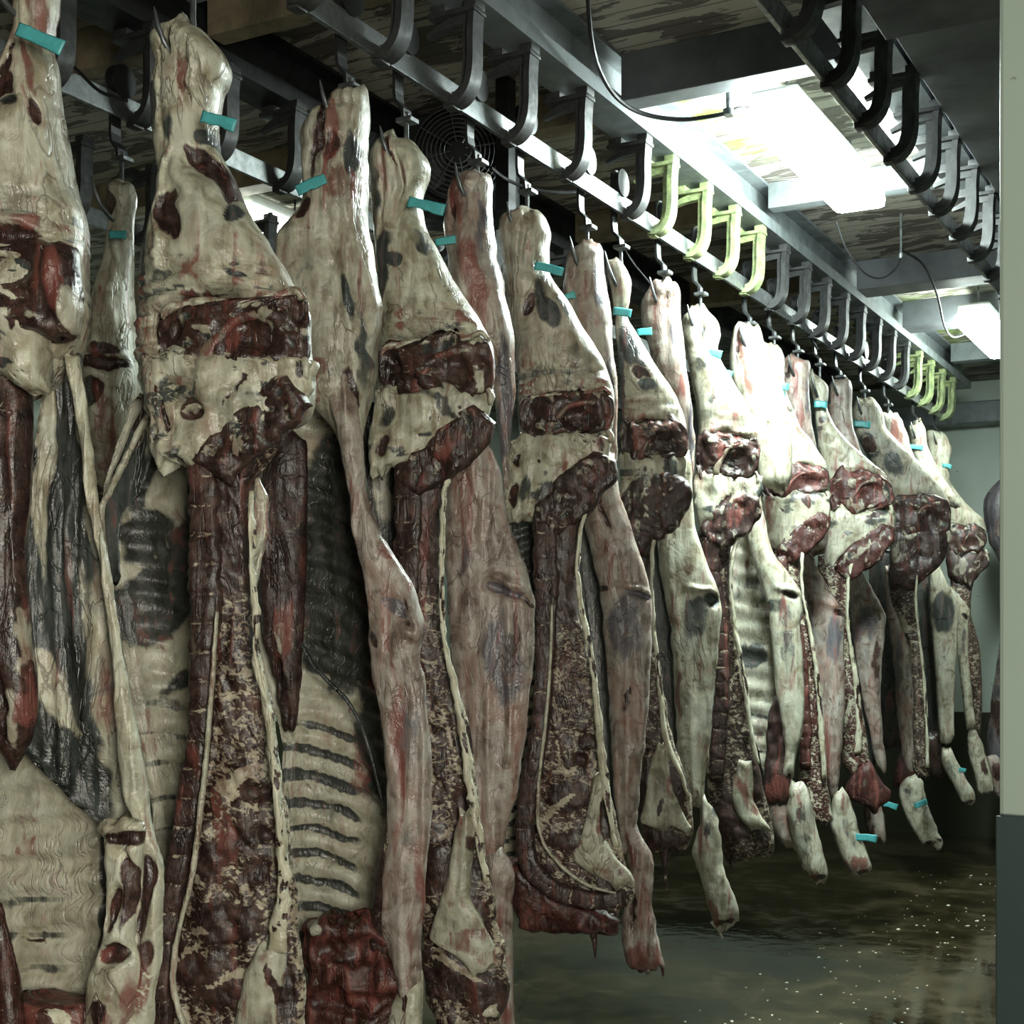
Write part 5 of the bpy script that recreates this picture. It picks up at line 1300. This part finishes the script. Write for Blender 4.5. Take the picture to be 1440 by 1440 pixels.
c.strip('pelvic_fat', '740:1258,1300; 752:1254,1336; 772:1252,1334; 795:1250,1322; 815:1250,1300; 832:1252,1284', fn=stain_fn(), t=.075, dn=.055, base='meat', mat='flesh', amp=.014, blobs=[('c', 1284, 745, 16, 12, -30, .006, .9), ('c', 1266, 780, 12, 20, 0, 0, .5)])
c.strip('loin_cut', '800:1248,1300; 830:1250,1286; 870:1262,1290; 920:1280,1296; 980:1284,1300; 1040:1284,1304; 1080:1284,1308; 1096:1292,1306', t=.08, dn=.03, base='marb', mat='lean', fn=marble_fn(800, 900, .40, -.5, .6), amp=.010)
c.ribbon('fat_edge', '1290,800,4;1288,840,4;1292,890,4;1298,940,4;1302,990,5;1304,1040,5;1304,1080,5', t=.02, dn=.08, fn=rag_fn(), base='bright', mat='cream', amp=.006)
c.tagband(1200, 595, 1224, 598, 9, .075)

# ---------------------------------------------------------------- seventeenth
c = Beef(1248, 576, 'grey-brown side of beef whose pale foreleg wears a teal band around its middle', hook=T_ + 'the brownish pointed hock near the row end')
c.strip('hind_leg', '574:1240,1256; 584:1236,1264; 600:1236,1272; 625:1242,1280; 655:1256,1292; 685:1274,1306; 710:1290,1318; 730:1300,1322', t=.13, mat='flesh', fn=grain_fn(.006, .1, .016), blobs=[('r', 1258, 620, 10, 26, -6, 0, .8), ('g', 1256, 660, 8, 20, -30, 0, .8)])
c.strip('flank', '790:1244,1254; 820:1244,1266; 845:1246,1278; 862:1248,1287; 890:1252,1288; 930:1256,1287; 980:1260,1285; 1030:1264,1285; 1065:1270,1287; 1085:1276,1288', t=.08, dn=.045, mat='outer', amp=.007, fn=grain_fn(.005, .14, .012), blobs=[('g', 1276, 870, 10, 20, 0, 0, .8), ('m', 1262, 850, 6, 6), ('r', 1276, 1060, 8, 20, 0, 0, .7), ('g', 1262, 930, 6, 50, 0, 0, .6)])
c.strip('foreleg', '1084:1278,1292; 1096:1270,1298; 1112:1264,1300; 1130:1266,1304; 1150:1275,1312; 1170:1286,1320; 1182:1294,1326; 1190:1304,1322', t=.07, dn=.05, mat='cream', amp=.009, fn=grain_fn(.010, .11, .014), freq=22, blobs=[('m', 1312, 1184, 12, 4, -14), ('g', 1278, 1110, 8, 8, 0, 0, .6), ('r', 1300, 1176, 10, 8, 0, 0, .4), ('k', 1276, 1120, 4, 30, -20, -.008)])
c.strip('brisket_cut', '1040:1268,1290; 1065:1262,1296; 1085:1258,1296; 1105:1256,1284', t=.07, dn=.02, base='meat', mat='dryred', amp=.012)
c.strip('cavity_wall', '770:1222,1254; 860:1222,1258; 950:1230,1266; 1050:1238,1274', t=.02, dn=-.05, base='memb', mat='ribs', bend=-.02, amp=.006)
c.tagband(1286, 1134, 1304, 1127, 8, .09)

# ---------------------------------------------------------------- eighteenth
c = Beef(1289, 593, 'slim side of beef with a square-topped hock, squeezed in before the last one', hook=T_ + 'the square-topped hock before the last')
c.strip('hind_leg', '591:1281,1297; 600:1277,1301; 620:1278,1303; 645:1280,1312; 670:1290,1326; 695:1304,1342; 715:1316,1350', t=.12, mat='flesh', fn=grain_fn(.006, .1, .016), blobs=[('g', 1300, 690, 12, 14, -30, 0, .7), ('r', 1290, 625, 8, 12, 0, 0, .5)])
c.strip('flank', '790:1308,1320; 815:1306,1330; 840:1306,1342; 870:1308,1348; 910:1312,1346; 960:1316,1343; 1000:1318,1342; 1030:1320,1342; 1050:1322,1338', t=.08, dn=.04, mat='flesh', amp=.007, fn=grain_fn(.005, .14, .012), blobs=[('g', 1325, 860, 18, 30, 0, 0, .9), ('c', 1315, 820, 8, 16), ('r', 1332, 1010, 8, 24, 0, 0, .6)])
c.strip('foreleg', '1052:1324,1338; 1066:1323,1344; 1082:1328,1352; 1100:1338,1362; 1116:1346,1371; 1127:1352,1372; 1133:1358,1368', t=.07, dn=.05, mat='cream', amp=.009, fn=grain_fn(.010, .11, .014), freq=22, blobs=[('m', 1362, 1128, 8, 3, -14), ('g', 1338, 1080, 5, 16, -18, 0, .5), ('r', 1358, 1118, 8, 6, 0, 0, .4)])
c.strip('neck', '1030:1296,1322; 1060:1296,1326; 1085:1304,1330; 1100:1312,1326', t=.08, dn=.0, base='meat', amp=.012)
c.strip('cavity_wall', '780:1282,1316; 880:1288,1316; 980:1294,1324; 1060:1300,1328', t=.02, dn=-.05, base='memb', mat='ribs', bend=-.02, amp=.006)
c.tagband(1348, 1082, 1358, 1084, 6, .085)
c.tagband(1278, 628, 1298, 630, 7, .07)

# ---------------------------------------------------------------- last of the row
c = Beef(1319, 604, 'last side of beef on the loaded rail, bony spine against the pale far wall', hook=T_ + 'the last hock, at the rail end')
c.strip('hind_leg', '602:1306,1326; 610:1302,1330; 620:1302,1334; 632:1303,1338; 645:1304,1336; 660:1306,1334; 675:1310,1336; 695:1316,1348; 715:1322,1366; 732:1328,1384; 748:1332,1388; 765:1340,1384', t=.14, mat='cream', fn=crease_fn(735, 20, .005, .2), blobs=[('m', 1360, 760, 22.8, 15.8, 0, -.055), ('g', 1332, 680, 6, 16, -14, 0, .5), ('r', 1312, 650, 6, 20, 0, 0, .3)])
c.strip('pelvic_cut', '738:1340,1376; 746:1334,1386; 758:1332,1389; 772:1334,1384; 782:1340,1370', fn=fatty_fn(0.11, .24), t=.045, dn=.07, base='meat', amp=.012,
        blobs=[('m', 1338, 763, 5.2, 15.4, 0, -0.02, 1), ('m', 1369, 764, 10.4, 8.5, 0, -0.022, 1), ('r', 1350, 758, 6.2, 9.3, 0, 0.006, 0.55), ('m', 1385, 749, 2.6, 10.0, -20, -0.012, 1), ('r', 1360, 743, 23.4, 2.3, 0, 0, 0.5)])
pelvis(c, 1332, 738, 1389, 782, 0.081)
c.strip('pelvic_fat', '774:1332,1386; 790:1330,1385; 806:1332,1374; 822:1336,1364', fn=stain_fn(), t=.07, dn=.055, base='meat', mat='lean', amp=.012, blobs=[('c', 1350, 800, 10, 16, 35, 0, .5)])
c.ribbon('sacrum', '1386,776,12.5;1378,790,22.5;1366,804,25;1354,820,22.5', fn=fatty_fn(0.11, .30), t=0.036, dn=.075, base='meat', mat='lean', amp=.016, freq=24, p=4, blobs=[('c', 1370, 798, 14, 4, -45, 0, .6)])
c.strip('loin_cut', '810:1336,1372; 835:1337,1366; 860:1340,1366; 890:1347,1373; 920:1356,1378; 950:1362,1380; 990:1366,1381; 1020:1368,1380; 1045:1370,1378', t=.075, dn=.03, base='marb', mat='lean', fn=vert_fn(12, .9, .008), amp=.008)
c.strip('flank', '830:1334,1346; 848:1336,1358; 862:1338,1366; 880:1340,1362; 920:1346,1362; 960:1351,1366; 1000:1356,1370; 1030:1360,1374', t=.06, dn=.07, mat='cream', amp=.006, blobs=[('m', 1356, 866, 8, 4, 25), ('r', 1362, 1010, 6, 16, 0, 0, .4), ('g', 1352, 900, 6, 30, 0, 0, .5)])
c.strip('foreleg', '1024:1362,1372; 1040:1360,1380; 1060:1362,1386; 1080:1367,1392; 1100:1372,1397; 1114:1376,1398; 1122:1382,1394', t=.06, dn=.05, mat='cream', amp=.009, fn=grain_fn(.010, .11, .014), freq=22, blobs=[('r', 1388, 1112, 8, 8, 0, 0, .5), ('m', 1384, 1080, 5, 14, -14, 0, .7)])
c.tagband(1325, 654, 1338, 657, 6, .07)

# ---------------------------------------------------------------- behind the pillar
c = Beef(1440, 600, 'grey blotched carcass half hidden behind the pale green pillar', d=9.9, yaw=0.1)
c.strip('hind_leg', '598:1446,1462; 620:1436,1470; 650:1424,1478; 670:1410,1482; 685:1396,1488; 698:1386,1492; 712:1382,1494; 730:1385,1496; 760:1390,1498; 785:1403,1500; 810:1413,1500; 850:1411,1500; 900:1407,1500; 950:1399,1498; 1000:1392,1496; 1040:1388,1490; 1080:1390,1470', t=.3, base='memb', mat='outer', amp=.012, fn=grain_fn(.01, .1, .02), blobs=[('g', 1400, 710, 14, 20, -20, 0, .7), ('m', 1408, 745, 14, 20, -10, 0, .9), ('m', 1404, 770, 5, 16, 0, 0, .9), ('m', 1412, 950, 14, 40, -6, 0, 1), ('m', 1400, 1010, 10, 30, 0, 0, .8), ('g', 1400, 900, 8, 60, 0, 0, .6), ('g', 1420, 780, 20, 60, 0, 0, .5)])
c.strip('foreleg', '1060:1388,1420; 1080:1390,1424; 1100:1393,1424; 1114:1396,1420; 1122:1402,1414', t=.08, dn=.08, mat='outer', amp=.009, fn=grain_fn(.010, .11, .014), freq=22, blobs=[('m', 1400, 1085, 6, 14, -10, 0, .8), ('g', 1412, 1090, 6, 20, 0, 0, .7)])

# ---------------------------------------------------------------- back row
c = Beef(170, 254, 'small dim side of beef in the back row, seen between the two nearest carcasses', railx=RAILX[2], hook=T_ + 'the small back-row carcass')
c.strip('hind_leg', '252:160,184; 262:153,189; 280:152,191; 300:155,188; 330:153,186; 360:149,186; 400:138,186; 430:128,188; 460:120,190; 490:116,193; 530:116,196; 570:120,196; 620:124,190; 670:132,176; 700:138,166', t=.2, mat='cream', fn=grain_fn(.008, .1, .012),
        blobs=[('m', 158, 280, 6, 24, 0, -.012), ('g', 134, 480, 16, 20, 0, 0, .6), ('m', 158, 520, 34, 10, 5, -.02), ('r', 150, 505, 30, 8), ('m', 140, 556, 20, 18, 0, -.02), ('m', 165, 500, 20, 8, 10), ('r', 160, 620, 20, 60, 10, 0, .8), ('k', 170, 400, 5, 80, 0, .014), ('m', 124, 430, 4, 40, 8)])
c.strip('loin_cut', '600:124,180; 680:128,176; 760:132,180; 860:140,186; 960:150,190; 1060:160,200; 1160:165,205; 1240:170,200', t=.1, dn=-.02, base='marb', mat='lean', amp=.01, fn=marble_fn(600, 700, .4))
c.tagband(153, 330, 178, 330, 11, .09)
